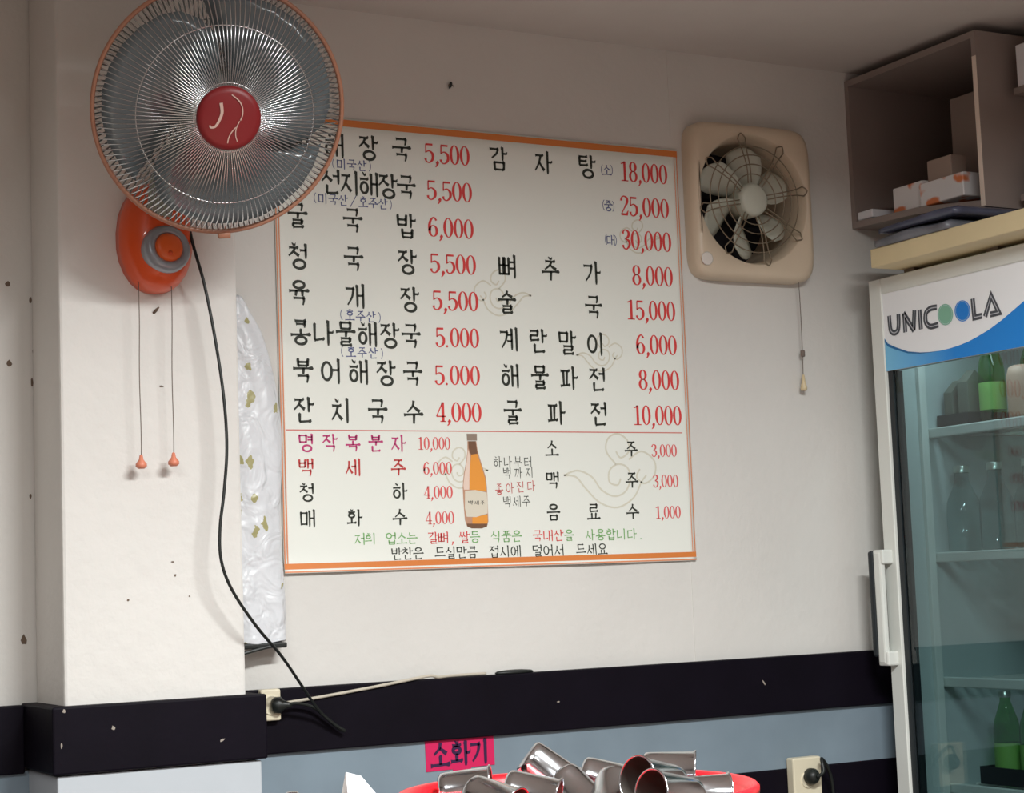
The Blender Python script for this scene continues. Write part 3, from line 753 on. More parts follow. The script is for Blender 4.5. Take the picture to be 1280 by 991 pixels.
bm = BM(); p = onY(884, 323, D-.0505); lathe(bm, [(.016, 0), (.016, .0016), (.013, .002), (0, .002)], Matrix.Translation(p) @ frame_to(V((0, -1, 0))), 24); mesh_obj('pilot_disc', bm, mat('pale_disc', rgb(232, 224, 216), .4), ex, True)
a = onY(998, 347, D-.03); b = onY(1003, 438, D-.02); c = onY(1004, 470, D-.02)
bm = BM(); tube(bm, smooth_path([a, (a+b)/2+V((.001, 0, 0)), b, c], 5), .0011, 6)
box(bm, (b.x-.005, b.y-.004, b.z-.016), (b.x+.006, b.y+.004, b.z+.001), .003)
st = mesh_obj('pull_string', bm, M_string, ex, True)
bm = BM(); lathe(bm, [(0, .02), (.003, .018), (.005, 0), (.0085, -.014), (.007, -.02), (0, -.02)], Matrix.Translation(onY(1004.5, 478, D-.02)), 16); mesh_obj('pull_bead', bm, mat('cream_bead', rgb(220, 200, 160), .4), st, True)

# ------------------------------------------------------------------ glass door fridge
FX = 2.93; FY1 = 3.48; FY0 = 2.86; FZT = Z(.703); XB = 3.49
fridge = thing('display_fridge', ((FX+XB)/2, (FY0+FY1)/2, 0), 'tall glass door drinks fridge with white frame and blue wave header', 'fridge')
M_white = mat('white_enamel', rgb(226, 228, 222), .4)
M_liner = mat('white_liner', rgb(196, 206, 204), .5)
M_gask = mat('black_gasket', rgb(30, 36, 40), .5)
M_glass = glass_mat('door_glass', (.66, .74, .75, 1), ior=1.7)
M_shelf = mat('white_wire_shelf', rgb(224, 228, 222), .4)
bm = BM()
T = .035
box(bm, (FX+.045, FY1-T, .06), (XB, FY1, FZT-.003)); box(bm, (FX+.045, FY0, .06), (XB, FY0+T, FZT-.003))
box(bm, (XB-T, FY0+T, .06), (XB, FY1-T, FZT-.003)); box(bm, (FX+.045, FY0+T, FZT-.06), (XB-T, FY1-T, FZT-.003)); box(bm, (FX+.045, FY0+T, .06), (XB-T, FY1-T, .16))
mesh_obj('body', bm, M_liner, fridge)
bm = BM(); box(bm, (FX+.06, FY0+.02, 0), (XB-.03, FY1-.02, .06)); mesh_obj('plinth', bm, M_gask, fridge)
HT, HB = Z(.665), Z(.478); SW = .044
door = None
bm = BM()
for lo, hi in (((FX, FY1-SW, .08), (FX+.04, FY1, FZT)), ((FX, FY0, .08), (FX+.04, FY0+SW, FZT)), ((FX, FY0+SW, HT), (FX+.04, FY1-SW, FZT)), ((FX, FY0+SW, .08), (FX+.04, FY1-SW, .16))):
    box(bm, lo, hi, .002, 1)
door = mesh_obj('door', bm, M_white, fridge)
bm = BM()
for lo, hi in (((FX+.008, FY1-SW-.017, .16), (FX+.038, FY1-SW, HB)), ((FX+.008, FY0+SW, .16), (FX+.038, FY0+SW+.017, HB)), ((FX+.008, FY0+SW+.017, .16), (FX+.038, FY1-SW-.017, .177))):
    box(bm, lo, hi)
mesh_obj('gasket', bm, M_gask, door)
bm = BM(); box(bm, (FX+.012, FY0+SW+.017, .177), (FX+.018, FY1-SW-.017, HB)); mesh_obj('glass_pane', bm, M_glass, door)
# header panel with wave and lettering
bm = BM(); box(bm, (FX+.004, FY0+SW, HB), (FX+.03, FY1-SW, HT)); hd = mesh_obj('header_panel', bm, mat('header_white', rgb(250, 252, 255), .35), door)
def hp(x, y):
    p = onX(x, y, FX+.003); return (p.y, p.z)
def hput(l): return lambda a, b: V((FX+.004-l, a, b))
hz_ = lambda pts: [hp(1080+x/6.4, 340+y/6.4) for x, y in pts]
YN = FY0+SW+.0005
wave = hz_([(138, 538), (190, 572), (250, 600), (350, 635), (450, 643), (520, 640), (600, 630), (680, 612), (750, 590), (830, 558), (900, 520), (1000, 460), (1100, 385), (1200, 300), (1280, 230)])
wave[0] = (FY1-SW-.0005, wave[0][1])
end = wave[-1]; slope = (wave[-1][1]-wave[-2][1])/(wave[-1][0]-wave[-2][0])
wave.append((YN, min(HT, end[1]+slope*(YN-end[0]))))
M_bluew = bpy.data.materials.new('blue_wave_print'); M_bluew.use_nodes = True
nt = M_bluew.node_tree; pb = nt.nodes['Principled BSDF']; pb.inputs['Roughness'].default_value = .35
tc = nt.nodes.new('ShaderNodeTexCoord'); sx_ = nt.nodes.new('ShaderNodeSeparateXYZ'); cr_ = nt.nodes.new('ShaderNodeValToRGB')
nt.links.new(tc.outputs['Generated'], sx_.inputs[0]); nt.links.new(sx_.outputs['Y'], cr_.inputs[0]); nt.links.new(cr_.outputs[0], pb.inputs['Base Color'])
cr_.color_ramp.elements[0].position = .55; cr_.color_ramp.elements[0].color = rgb(10, 136, 226)
cr_.color_ramp.elements[1].position = 1; cr_.color_ramp.elements[1].color = rgb(130, 205, 245)
bm = BM()
for i in range(len(wave)-1):
    a, b = wave[i], wave[i+1]; put = hput(.0006)
    bm.faces.new([bm.verts.new(put(*p)) for p in ((a[0], HB), (b[0], HB), b, a)])
mesh_obj('wave_print', bm, M_bluew, hd, recalc=False)
bm = BM(); n = 7
for i in range(n-1):
    a, b = wave[i], wave[i+1]; put = hput(.0009); ta, tb = .009*(1-i/(n-1)), .009*(1-(i+1)/(n-1))
    bm.faces.new([bm.verts.new(put(*p)) for p in ((a[0], a[1]-ta), (b[0], b[1]-tb-.00005), b, a)])
mesh_obj('wave_edge', bm, mat('deep_blue_print', rgb(18, 108, 170), .4), hd, recalc=False)
M_lett = mat('logo_grey', rgb(72, 76, 84), .4); M_inl = mat('logo_inline', rgb(196, 198, 206), .4)
LET = [sp([(200, 350), (206, 420), (215, 470), (240, 487), (268, 470), (276, 420), (274, 335)], 5),
       [(330, 482), (320, 328)], [(314, 328), (400, 470)], [(402, 306), (396, 468)], [(443, 302), (455, 458)],
       sp([(582, 282), (530, 292), (494, 330), (494, 400), (530, 436), (594, 420)], 5),
       [(868, 212), (882, 364), (942, 350)], [(968, 356), (1016, 190), (1078, 324), (1008, 340)]]
for wd, m, l, nm in ((.0135, M_lett, .0008, 'logo_lettering'), (.0022, M_inl, .0011, 'logo_inline')):
    bm = BM()
    for L in LET: ribbon(bm, hz_(L), wd, hput(l))
    mesh_obj(nm, bm, m, hd, recalc=False)
def hcirc(cx, cy, rx, ry, m, l, nm='logo_dot'):
    bm = BM(); poly(bm, hz_(arc(cx, cy, rx, ry, n=32)[:-1]), hput(l)); mesh_obj(nm, bm, m, hd, recalc=False)
hcirc(650, 340, 62, 85, mat('dot_green', rgb(134, 190, 164), .4), .0008); hcirc(787, 311, 63, 85, mat('dot_blue', rgb(18, 130, 222), .4), .0008)
bm = BM()
for cx, cy in ((650, 340), (787, 311)): ribbon(bm, hz_(arc(cx, cy, 54, 76, n=32)[:-1]), .0009, hput(.0010), True)
mesh_obj('logo_dot_line', bm, mat('dot_line', rgb(200, 222, 226), .4), hd, recalc=False)
# handle
a = onX(1104, 690, FX-.03); zt, zb = Z(.052), Z(-.222)
hy = FY1-.014
bm = BM(); box(bm, (FX-.032, hy-.018, zt-.034), (FX+.001, hy+.018, zt), .004); box(bm, (FX-.032, hy-.018, zb), (FX+.001, hy+.018, zb+.034), .004)
box(bm, (FX-.034, hy-.011, zb+.004), (FX-.018, hy+.016, zt-.004), .005)
hdl = mesh_obj('handle', bm, M_white, door)
bm = BM(); box(bm, (FX-.036, hy+.0165, zb+.02), (FX-.004, hy+.034, zt-.002), .006); o = mesh_obj('grip_strip', bm, M_gask, hdl)
for zr in (.337, .037, -.260, -.510):
    bm = BM(); x0, x1, y0, y1 = 3.055, XB-T-.004, FY0+T+.003, FY1-T-.003; z1 = Z(zr)
    box(bm, (x0, y0, z1-.02), (x0+.012, y1, z1+.004), .003)
    for k in range(11): box(bm, (x0+.012+k*.037, y0, z1-.006), (x0+.016+k*.037, y1, z1-.002))
    for yy in (y0+.002, (y0+y1)/2, y1-.008): box(bm, (x0+.01, yy, z1-.012), (x1, yy+.006, z1-.006))
    mesh_obj('shelf', bm, M_shelf, fridge)
bm = BM(); box(bm, (3.03, FY1-T-.012, .2), (3.052, FY1-T+.001, FZT-.1), .002); mesh_obj('shelf_rail', bm, M_shelf, fridge)
fl = bpy.data.lights.new('fridge_fill', 'AREA'); fl.shape = 'RECTANGLE'; fl.size = .04; fl.size_y = .4; fl.energy = .8; fl.color = (.8, .95, 1)  # added fill light to brighten the inside of the fridge
fo = bpy.data.objects.new('fridge_fill', fl); fo.location = (3.03, 3.17, FZT-.09); COL.objects.link(fo)

# ---- contents
M_bglass = glass_mat('green_bottle_glass', (.2, .72, .2, 1), ior=1.5)
M_cglass = glass_mat('clear_jug_glass', (.80, .88, .88, 1), ior=1.45)
M_capm = mat('bottle_cap_metal', rgb(190, 200, 190), .3, metal=.8)
M_glabel = mat('pale_green_label', rgb(132, 186, 92), .5)
def bottle(name, gm, prof, capprof, lab, cat, group, label_r=None, lm=None):
    t = thing(name, (0, 0, 0), lab, cat, group)
    bm = BM(); lathe(bm, prof, None, 24); mesh_obj('glass_body', bm, gm, t, True)
    bm = BM(); lathe(bm, capprof, None, 20); mesh_obj('cap', bm, M_capm, t, True)
    if label_r:
        bm = BM(); r, z0, z1 = label_r; lathe(bm, [(r, z0), (r, z1)], None, 24); mesh_obj('label_band', bm, lm, t, True)
    return t
def dup(root, loc, rot=(0, 0, 0), label=None, group=None):
    r = root.copy(); COL.objects.link(r); r.location = loc; r.rotation_euler = rot
    if label: r['label'] = label
    if group: r['group'] = group
    for ch in list(root.children):
        c = ch.copy(); COL.objects.link(c); c.parent = r
        for g in list(ch.children):
            e = g.copy(); COL.objects.link(e); e.parent = c
    return r
gp = [(0, .002), (.028, .0), (.0315, .004), (.0315, .12), (.028, .145), (.016, .18), (.0125, .19), (.0125, .205), (.0115, .206)]
gcap = [(.0145, .2), (.0145, .214), (.012, .216), (0, .216)]
gb = bottle('green_bottle', M_bglass, gp, gcap, 'green glass bottle beside the dark tray on the top fridge shelf', 'bottle', 'green bottles in the fridge', (.0318, .03, .095), M_glabel)
gb.location = (3.13, 3.29, Z(.342))
SL = [(3.21, 3.235, .342, 'green glass bottle behind the peach jar on the top fridge shelf'),
      (3.135, 3.32, -.505, 'green bottle at the front left of the low black fridge crate'), (3.215, 3.30, -.505, 'green bottle at the back left of the low black fridge crate'),
      (3.135, 3.235, -.505, 'green bottle at the front right of the low black fridge crate'), (3.215, 3.205, -.505, 'green bottle at the back right of the low black fridge crate')]
for x, y, z, lb in SL: dup(gb, (x, y, Z(z)), (0, 0, 0), lb)
jp = [(0, .002), (.036, .0), (.040, .006), (.041, .09), (.038, .12), (.022, .155), (.0165, .17), (.0165, .19), (.018, .192)]
jcap = [(.019, .188), (.019, .204), (.016, .206), (0, .206)]
jg = bottle('water_bottle', M_cglass, jp, jcap, 'clear water bottle on the second fridge shelf nearest the door hinge stile', 'bottle', 'clear water bottles in the fridge')
jg['label'] = 'clear water bottle on the second fridge shelf, leftmost of its row'
jg.location = (3.115, 3.398, Z(.042))
for x, y, lb in ((3.115, 3.285, 'clear water bottle on the second fridge shelf, second from the left'), (3.115, 3.17, 'clear water bottle at the right end of the second fridge shelf')):
    dup(jg, (x, y, Z(.042)), (0, 0, 0), lb)
t = thing('storage_tray', (3.17, 3.38, Z(.342)), 'dark tray at the left of the top fridge shelf', 'tray')
bm = BM(); box(bm, (3.085, 3.33, Z(.3425)), (3.26, 3.438, Z(.347)))
for lo, hi in (((3.085, 3.33, Z(.345)), (3.09, 3.438, Z(.372))), ((3.255, 3.33, Z(.345)), (3.26, 3.438, Z(.372))), ((3.09, 3.33, Z(.345)), (3.255, 3.335, Z(.372))), ((3.09, 3.433, Z(.345)), (3.255, 3.438, Z(.372)))): box(bm, lo, hi)
mesh_obj('shell', bm, M_gask, t)
M_fcart = mat('pale_carton', rgb(112, 114, 102), .6)
for (y0, y1, h_, lb) in ((3.397, 3.427, .10, 'pale drink carton at the left of the dark fridge tray'), (3.342, 3.378, .12, 'taller pale drink carton at the right of the dark fridge tray')):
    t = thing('drink_carton', (3.13, (y0+y1)/2, Z(.347)), lb, 'carton', 'cartons in the fridge tray')
    bm = BM(); box(bm, (3.10, y0, Z(.347)), (3.16, y1, Z(.347+h_-.02)), .002); mesh_obj('body', bm, M_fcart, t)
    bm = BM(); zb_ = Z(.347+h_-.021)
    vs = [bm.verts.new(p) for p in ((3.10, y0, zb_), (3.16, y0, zb_), (3.16, y1, zb_), (3.10, y1, zb_), (3.13, y0+.004, zb_+.03), (3.13, y1-.004, zb_+.03))]
    for f in ((0, 1, 4), (1, 2, 5, 4), (2, 3, 5), (3, 0, 4, 5), (3, 2, 1, 0)): bm.faces.new([vs[i] for i in f])
    mesh_obj('gable_top', bm, M_fcart, t)
bm = BM(); ca, cb, cz0, cz1 = 3.16, 3.37, Z(-.5055), Z(-.465)
box(bm, (3.09, ca, cz0), (3.095, cb, cz1)); box(bm, (3.255, ca, cz0), (3.26, cb, cz1)); box(bm, (3.095, ca, cz0), (3.255, ca+.004, cz1)); box(bm, (3.095, cb-.004, cz0), (3.255, cb, cz1))
tag(mesh_obj('bottle_crate', bm, M_gask), 'low black crate around the green bottles on the lowest fridge shelf', 'crate')
bm = BM(); lathe(bm, [(0, 0), (.034, 0), (.036, .01), (.036, .1), (.03, .12), (.02, .125), (0, .125)], Matrix.Translation((3.125, 3.185, Z(.342))), 24)
tag(mesh_obj('jar', bm, mat('peach_jar', rgb(190, 150, 128), .5), None, True), 'peach coloured jar right of the green bottle on the top fridge shelf', 'jar')

# ------------------------------------------------------------------ board, bags, open cabinet and its boxes above the fridge
M_board = mat('pale_wood', rgb(226, 208, 166), .6, noise=.08, scale=6)
M_under = mat('brown_wood', rgb(120, 104, 88), .7, noise=.1)
ZBD = FZT+.001
wb = thing('wooden_board', (3.13, 3.1, ZBD), 'pale thick wooden board lying on top of the fridge', 'board')
bm = BM(); box(bm, (2.852, 2.80, Z(.714)), (3.40, 3.374, Z(.759)), .003); mesh_obj('plank', bm, M_board, wb)
bm = BM()
for y0 in (2.86, 3.05, 3.33): box(bm, (2.945, y0, ZBD), (3.40, y0+.035, Z(.7145)))
mesh_obj('batten', bm, M_under, wb)
CX = 2.99; CXB = 3.50; CYN, CYF = 3.125, 3.585; CT = Z(1.238)
cab = thing('wall_cabinet', ((CX+CXB)/2, (CYN+CYF)/2, Z(.835)), 'open grey brown cabinet fixed under the ceiling above the fridge', 'cabinet')
M_cab = mat('grey_brown_laminate', rgb(150, 136, 130), .5, noise=.05)
M_edge = mat('pale_edging', rgb(240, 222, 208), .5)
zline = [(1057, 280), (1100, 270), (1147, 259), (1190, 254), (1228, 250)]
cz = [onX(x, y, CX) for x, y in zline]
def floor_z(y):
    pts = sorted((p.y, p.z) for p in cz)
    if y <= pts[0][0]: return pts[0][1]
    for (ya, za), (yb, zb) in zip(pts, pts[1:]):
        if y <= yb: return za+(zb-za)*(y-ya)/(yb-ya)
    return pts[-1][1]
bm = BM(); sec = []
for i in range(13):
    y = CYN+.014+(CYF-CYN-.014)*i/12; z = floor_z(y)
    sec.append([bm.verts.new(p) for p in ((CX, y, z-.016), (CX, y, z), (CXB, y, z), (CXB, y, z-.016))])
for i in range(12):
    for k in range(4): bm.faces.new((sec[i][k], sec[i][(k+1) % 4], sec[i+1][(k+1) % 4], sec[i+1][k]))
bm.faces.new(sec[0]); bm.faces.new(sec[-1][::-1])
mesh_obj('bottom_board', bm, M_cab, cab)
zn = floor_z(CYN)-.016
bm = BM(); box(bm, (CX, CYN, zn), (CXB, CYN+.015, CT)); ep = mesh_obj('end_panel', bm, M_cab, cab)
bm = BM(); box(bm, (CX-.0012, CYN+.001, zn+.002), (CX+.0002, CYN+.014, CT-.06)); o = mesh_obj('edge_strip', bm, M_edge, ep); o['label'] = 'pale edging strip'
bm = BM(); box(bm, (CX, CYF, floor_z(CYF)-.016), (CXB, D-.0005, CT)); mesh_obj('end_panel', bm, M_cab, cab)
bm = BM(); box(bm, (CX, CYN+.015, CT-.016), (CXB, CYF, CT)); mesh_obj('top_board', bm, M_cab, cab)
bm = BM(); box(bm, (CXB-.012, CYN+.015, zn+.03), (CXB, CYF, CT-.016)); mesh_obj('back_board', bm, M_cab, cab)
# boxes on the cabinet floor
M_tis = bpy.data.materials.new('flower_print_card'); M_tis.use_nodes = True
nt = M_tis.node_tree; pb = nt.nodes['Principled BSDF']; pb.inputs['Roughness'].default_value = .5
tc = nt.nodes.new('ShaderNodeTexCoord'); nz1 = nt.nodes.new('ShaderNodeTexNoise'); nz1.inputs['Scale'].default_value = 17; nz1.inputs['Detail'].default_value = 2
nt.links.new(tc.outputs['Object'], nz1.inputs['Vector']); rp = nt.nodes.new('ShaderNodeValToRGB'); nt.links.new(nz1.outputs['Fac'], rp.inputs[0])
rp.color_ramp.elements[0].position = .52; rp.color_ramp.elements[0].color = rgb(236, 232, 232); rp.color_ramp.elements[1].position = .6; rp.color_ramp.elements[1].color = rgb(228, 132, 84)
nt.links.new(rp.outputs[0], pb.inputs['Base Color'])
M_card = mat('brown_card', rgb(172, 152, 140), .7); M_card2 = mat('grey_card', rgb(150, 134, 126), .7); M_whitecard = mat('white_card', rgb(238, 238, 242), .5)
def carton(name, y0, y1, x0, x1, z0, z1, m, lab, cat, flap=True):
    t = thing(name, ((x0+x1)/2, (y0+y1)/2, z0), lab, cat)
    bm = BM(); box(bm, (x0, y0, z0), (x1, y1, z1), .002, 1); mesh_obj('carton_body', bm, m, t)
    if flap:
        bm = BM(); box(bm, (x0+.01, y0+.004, z1-.0005), ((x0+x1)/2-.001, y1-.004, z1+.0015)); mesh_obj('flap', bm, m, t)
        bm = BM(); box(bm, ((x0+x1)/2+.001, y0+.004, z1-.0005), (x1-.01, y1-.004, z1+.0015)); mesh_obj('flap', bm, m, t)
def yz(x, y, X): p = onX(x, y, X); return p.y, p.z
bx0 = CX+.012
ya, _ = yz(1149, 240, bx0); yb, zt = yz(1203, 214, bx0); z0 = max(floor_z(ya), floor_z(yb))+.0008
carton('tissue_box', yb, ya-.001, bx0, bx0+.115, z0, zt, M_tis, 'white tissue box with orange flowers, right of two in the open cabinet', 'box')
ya2, _ = yz(1116, 245, bx0+.01); z02 = max(floor_z(ya2), floor_z(ya))+.0008
carton('tissue_box', ya+.001, ya2, bx0+.01, bx0+.125, z02, yz(1149, 226, bx0+.01)[1], M_tis, 'duller white tissue box, left of two in the open cabinet', 'box')
ya3, _ = yz(1154, 200, bx0+.02); yb3, zt3 = yz(1184, 192, bx0+.02)
carton('small_carton', yb3, ya3, bx0+.03, bx0+.08, zt+.002, zt3, M_card, 'small brown carton standing on top of the tissue boxes', 'box')
ya4, zt4 = yz(1198, 126, bx0+.16)
carton('tall_carton', CYN+.02, ya4, bx0+.13, bx0+.40, floor_z(ya4)+.0008, zt4, M_card2, 'tall grey brown carton behind the tissue boxes against the cabinet end', 'box')
ya5, zt5 = yz(1058, 270, bx0); yb5, zt6 = yz(1093, 259, bx0)
carton('flat_white_box', yb5, min(ya5, CYF-.004), CX+.004, CX+.10, floor_z(CYF)+.001, floor_z(CYF)+.022, M_whitecard, 'flat white box at the wall end of the open cabinet', 'box', False)
# folded dark bags squeezed between cabinet and board
M_bag = mat('dark_blue_plastic', rgb(82, 86, 106), .25, noise=.3, scale=12, bump=.6, bscale=25)
M_bag2 = mat('grey_plastic', rgb(120, 122, 130), .3, noise=.25, scale=14, bump=.6, bscale=22)
def slab(name, y0, y1, x0, x1, zf, th, m, lab, cat, ph):
    bm = BM(); nu, nv = 28, 12; G = [[], []]
    for s in (0, 1):
        for i in range(nu+1):
            row = []
            for j in range(nv+1):
                y = y0+(y1-y0)*i/nu; x = x0+(x1-x0)*j/nv
                e = min(1, 8*min(i/nu, 1-i/nu, j/nv, 1-j/nv)+.55)
                w = .0025*math.sin(17*y+ph+3*x)+.0015*math.sin(41*y+ph*2)
                row.append(bm.verts.new((x+.003*math.sin(30*y+ph), y, zf(y)+(th*e if s else 0)+(w if s else 0))))
            G[s].append(row)
    for s in (0, 1):
        for i in range(nu):
            for j in range(nv): bm.faces.new((G[s][i][j], G[s][i+1][j], G[s][i+1][j+1], G[s][i][j+1]))
    for i in range(nu):
        for j in (0, nv): bm.faces.new((G[0][i][j], G[0][i+1][j], G[1][i+1][j], G[1][i][j]))
    for j in range(nv):
        for i in (0, nu): bm.faces.new((G[0][i][j], G[0][i][j+1], G[1][i][j+1], G[1][i][j]))
    return tag(mesh_obj(name, bm, m, None, True), lab, cat, 'folded bags on the board')
zb1 = Z(.7595)
slab('folded_bag', 3.10, 3.35, 2.846, 3.2, lambda y: zb1, .027, M_bag2, 'grey folded plastic bag lying on the wooden board', 'bag', .4)
slab('folded_bag', 3.08, 3.34, 2.85, 3.2, lambda y: zb1+.0315, .022, M_bag, 'dark blue folded plastic bag on top of the grey folded bag', 'bag', 2.1)
# shelf unit nearer the viewer at the right edge
ws = thing('wall_shelf', (3.3, 2.98, Z(.80)), 'narrow open shelf at the right edge beyond the cabinet', 'shelf')
sx0 = 3.075
bm = BM(); box(bm, (sx0, 2.80, Z(1.085)), (XR-.001, 3.10, Z(1.10))); mesh_obj('shelf_board', bm, M_cab, ws)
bm = BM(); box(bm, (sx0, 2.80, Z(.835)), (XR-.001, 3.10, Z(.85))); mesh_obj('shelf_board', bm, M_cab, ws)
bm = BM(); box(bm, (XR-.03, 2.80, Z(.82)), (XR-.001, 3.10, Z(1.22))); mesh_obj('back_rail', bm, M_cab, ws)
carton('white_carton', 2.86, 3.09, sx0+.003, sx0+.25, Z(1.1005), Z(1.20), M_whitecard, 'white carton on the upper board of the narrow right shelf', 'box')
carton('white_carton', 2.86, 3.08, sx0+.008, sx0+.25, Z(.8505), Z(.92), M_whitecard, 'white carton on the lower board of the narrow right shelf', 'box')

# ------------------------------------------------------------------ outlets, cables, sign, odd bits
M_outlet = mat('cream_outlet', rgb(226, 216, 190), .4)
def outlet(x0, y0, x1, y1, Y, yoff, lab):
    a = onY(x0, y0, Y); b = onY(x1, y1, Y)
    t = thing('wall_outlet', ((a.x+b.x)/2, yoff, b.z), lab, 'outlet')
    bm = BM(); box(bm, (a.x, Y, b.z), (b.x, yoff, a.z), .004, 2); mesh_obj('plate', bm, M_outlet, t)
    cx, czz = (a.x+b.x)/2, (a.z+b.z)/2
    bm = BM(); lathe(bm, [(.020, 0), (.020, .0025), (.017, .0028), (.016, .001), (0, .001)], Matrix.Translation((cx, Y+.0003, czz)) @ frame_to(V((0, -1, 0))), 28); mesh_obj('socket', bm, M_outlet, t, True)
    return cx, czz
outlet(326, 862, 352, 900, D-.05, D-.0305, 'cream outlet on the dark rail beside the pillar')
ocx, ocz = outlet(991, 948, 1029, 1000, D-.05, D-.0225, 'cream outlet on the low dark course right of the red basket')
pp = onY(1013, 970, D-.053)
pl = thing('power_plug', (pp.x, D-.052, pp.z), 'black round plug and cord in the right hand low outlet', 'plug')
bm = BM(); lathe(bm, [(0, .0), (.018, 0), (.019, .006), (.019, .016), (.013, .026), (.007, .03), (0, .03)], Matrix.Translation((pp.x, D-.0475, pp.z)) @ frame_to(V((0, -1, 0))), 24); mesh_obj('plug_body', bm, M_cord, pl, True)
bm = BM(); tube(bm, smooth_path([V((pp.x, D-.078, pp.z)), V((pp.x+.012, D-.088, pp.z+.012)), onY(1027, 948, D-.075), onY(1036, 962, D-.06), onY(1041, 985, D-.05), onY(1042, 1020, D-.04)], 6), .004, 8); mesh_obj('cord', bm, M_cord, pl, True)
bm = BM()
pts = [(352, 879, D-.034), (395, 872, D-.034), (470, 858, D-.034), (516, 848.5, D-.034), (538, 844.5, D-.034)]
pts = [onY(*p) for p in pts]; xe = pts[-1].x
pts += [V((xe+.02, D-.030, RAIL_T+.003)), V((xe+.05, D-.02, RAIL_T+.0034)), V((xe+.11, D-.012, RAIL_T+.0034)), V((xe+.145, D-.012, RAIL_T+.0034))]
tube(bm, smooth_path(pts, 5), .0032, 8)
tag(mesh_obj('flat_cable', bm, mat('cream_cable', rgb(196, 188, 172), .5), None, True), 'cream cable running from the pillar outlet up onto the dark rail', 'cable')
a = onY(643, 836, D-.017)
bm = BM(); lathe(bm, [(0, 0), (.046, 0), (.048, .003), (.042, .006), (.02, .008), (0, .0085)], Matrix.Translation((a.x, D-.0155, RAIL_T+.0002)) @ Matrix.Scale(.30, 4, (0, 1, 0)), 32)
tag(mesh_obj('black_cap', bm, M_cord, None, True), 'flat black oval cap lying on the ledge of the dark rail', 'cap')
# pink fire extinguisher sign
M_pink = mat('pink_paper', rgb(216, 22, 92), .6); M_navy = mat('dark_marker', rgb(52, 16, 66), .6)
sgn = thing('paper_sign', onY(575, 960, D-.019), 'hot pink paper sign with dark lettering stuck under the rail', 'sign')
a = onY(531, 925, D-.019); b = onY(618, 958, D-.019); zt = RAIL_B-.0; zt = onY(575, 922, D-.019).z; zb = onY(575, 960.5, D-.019).z
bm = BM(); ya, yb = D-.0196, D-.0184
tilt_ = .004
xc = (a.x+b.x)/2
top_ = [(a.x, zt+.0), (b.x, zt-tilt_*.2), (b.x+.001, zb+.002), (xc+.026, zb+.001), (xc+.026, zb-.016), (xc-.018, zb-.016), (xc-.018, zb), (a.x+.001, zb-.001)]
f = bm.faces.new([bm.verts.new((x, ya, z)) for x, z in top_]); ex_ = bmesh.ops.extrude_face_region(bm, geom=[f]); bmesh.ops.translate(bm, verts=[v for v in ex_['geom'] if isinstance(v, bmesh.types.BMVert)], vec=(0, yb-ya, 0))
mesh_obj('paper', bm, M_pink, sgn)
bm = BM()
for ch, (x, y) in zip('소화기', ((550.5, 943), (575.5, 941.5), (599.5, 939))):
    p = onY(x, y, ya-.0003); brush(bm, syllable(ch), lambda u, v: V((p.x+(u-.5)*.044, ya-.0005, p.z+(v-.5)*.052)), 1.7)
mesh_obj('lettering', bm, M_navy, sgn, recalc=False)
# a fly on the wall and a nail on the pillar
p = onY(563, 106, D-.003)
fly = thing('fly', (p.x, D-.0005, p.z), 'small dark fly on the wall above the menu', 'insect')
bm = BM(); tube(bm, [p+V((.003, 0, .007)), p+V((.001, -.0005, .003)), p+V((-.001, 0, -.004)), p+V((-.003, 0, -.009))], [.0012, .0036, .0034, .001], 10); mesh_obj('body', bm, M_cord, fly, True)
bm = BM()
for s in (-1, 1): poly(bm, [(0, 0), (.004*s+.001, -.006), (.007*s, -.009), (.006*s, -.003)], lambda u, v: V((p.x+u, D-.0045, p.z+.003+v)))
mesh_obj('wing', bm, M_dirt, fly)
p = onY(195, 388, PYF-.008)
bm = BM(); tube(bm, [V((p.x-.002, PYF+.001, p.z-.004)), V((p.x, PYF-.008, p.z)), V((p.x+.003, PYF-.016, p.z+.005))], [.0025, .003, .0015], 8)
tag(mesh_obj('nail', bm, M_dirt, None, True), 'bent dark nail in the pillar below the orange fan base', 'nail')
bm = BM()
for x, y, w, h_ in ((216, 702, .004, .0015), (219, 719, .003, .003), (202, 483, .006, .002), (237, 745, .002, .002), (160, 750, .003, .003)):
    c = onY(x, y, PYF-.0006)
    bm.faces.new([bm.verts.new(c+V((w*random.uniform(.6, 1.1)*math.cos(k*PI/4), 0, h_*random.uniform(.6, 1.1)*math.sin(k*PI/4)))) for k in range(8)])
o = mesh_obj('wall_scuff', bm, M_dirt); structure(o, 'small scuff marks on the pillar')
bm = BM()
for x, y, w, h_ in ((10, 355, .006, .008), (38, 375, .003, .008), (12, 455, .006, .008), (42, 440, .003, .006), (40, 478, .003, .01), (30, 800, .006, .012), (38, 620, .003, .006)):
    c = onY(x, y, D-.0006)
    bm.faces.new([bm.verts.new(c+V((w*random.uniform(.6, 1.1)*math.cos(k*PI/4), 0, h_*random.uniform(.6, 1.1)*math.sin(k*PI/4)))) for k in range(8)])
o = mesh_obj('wall_scuff', bm, M_dirt); structure(o, 'small stains on the back wall left of the pillar')

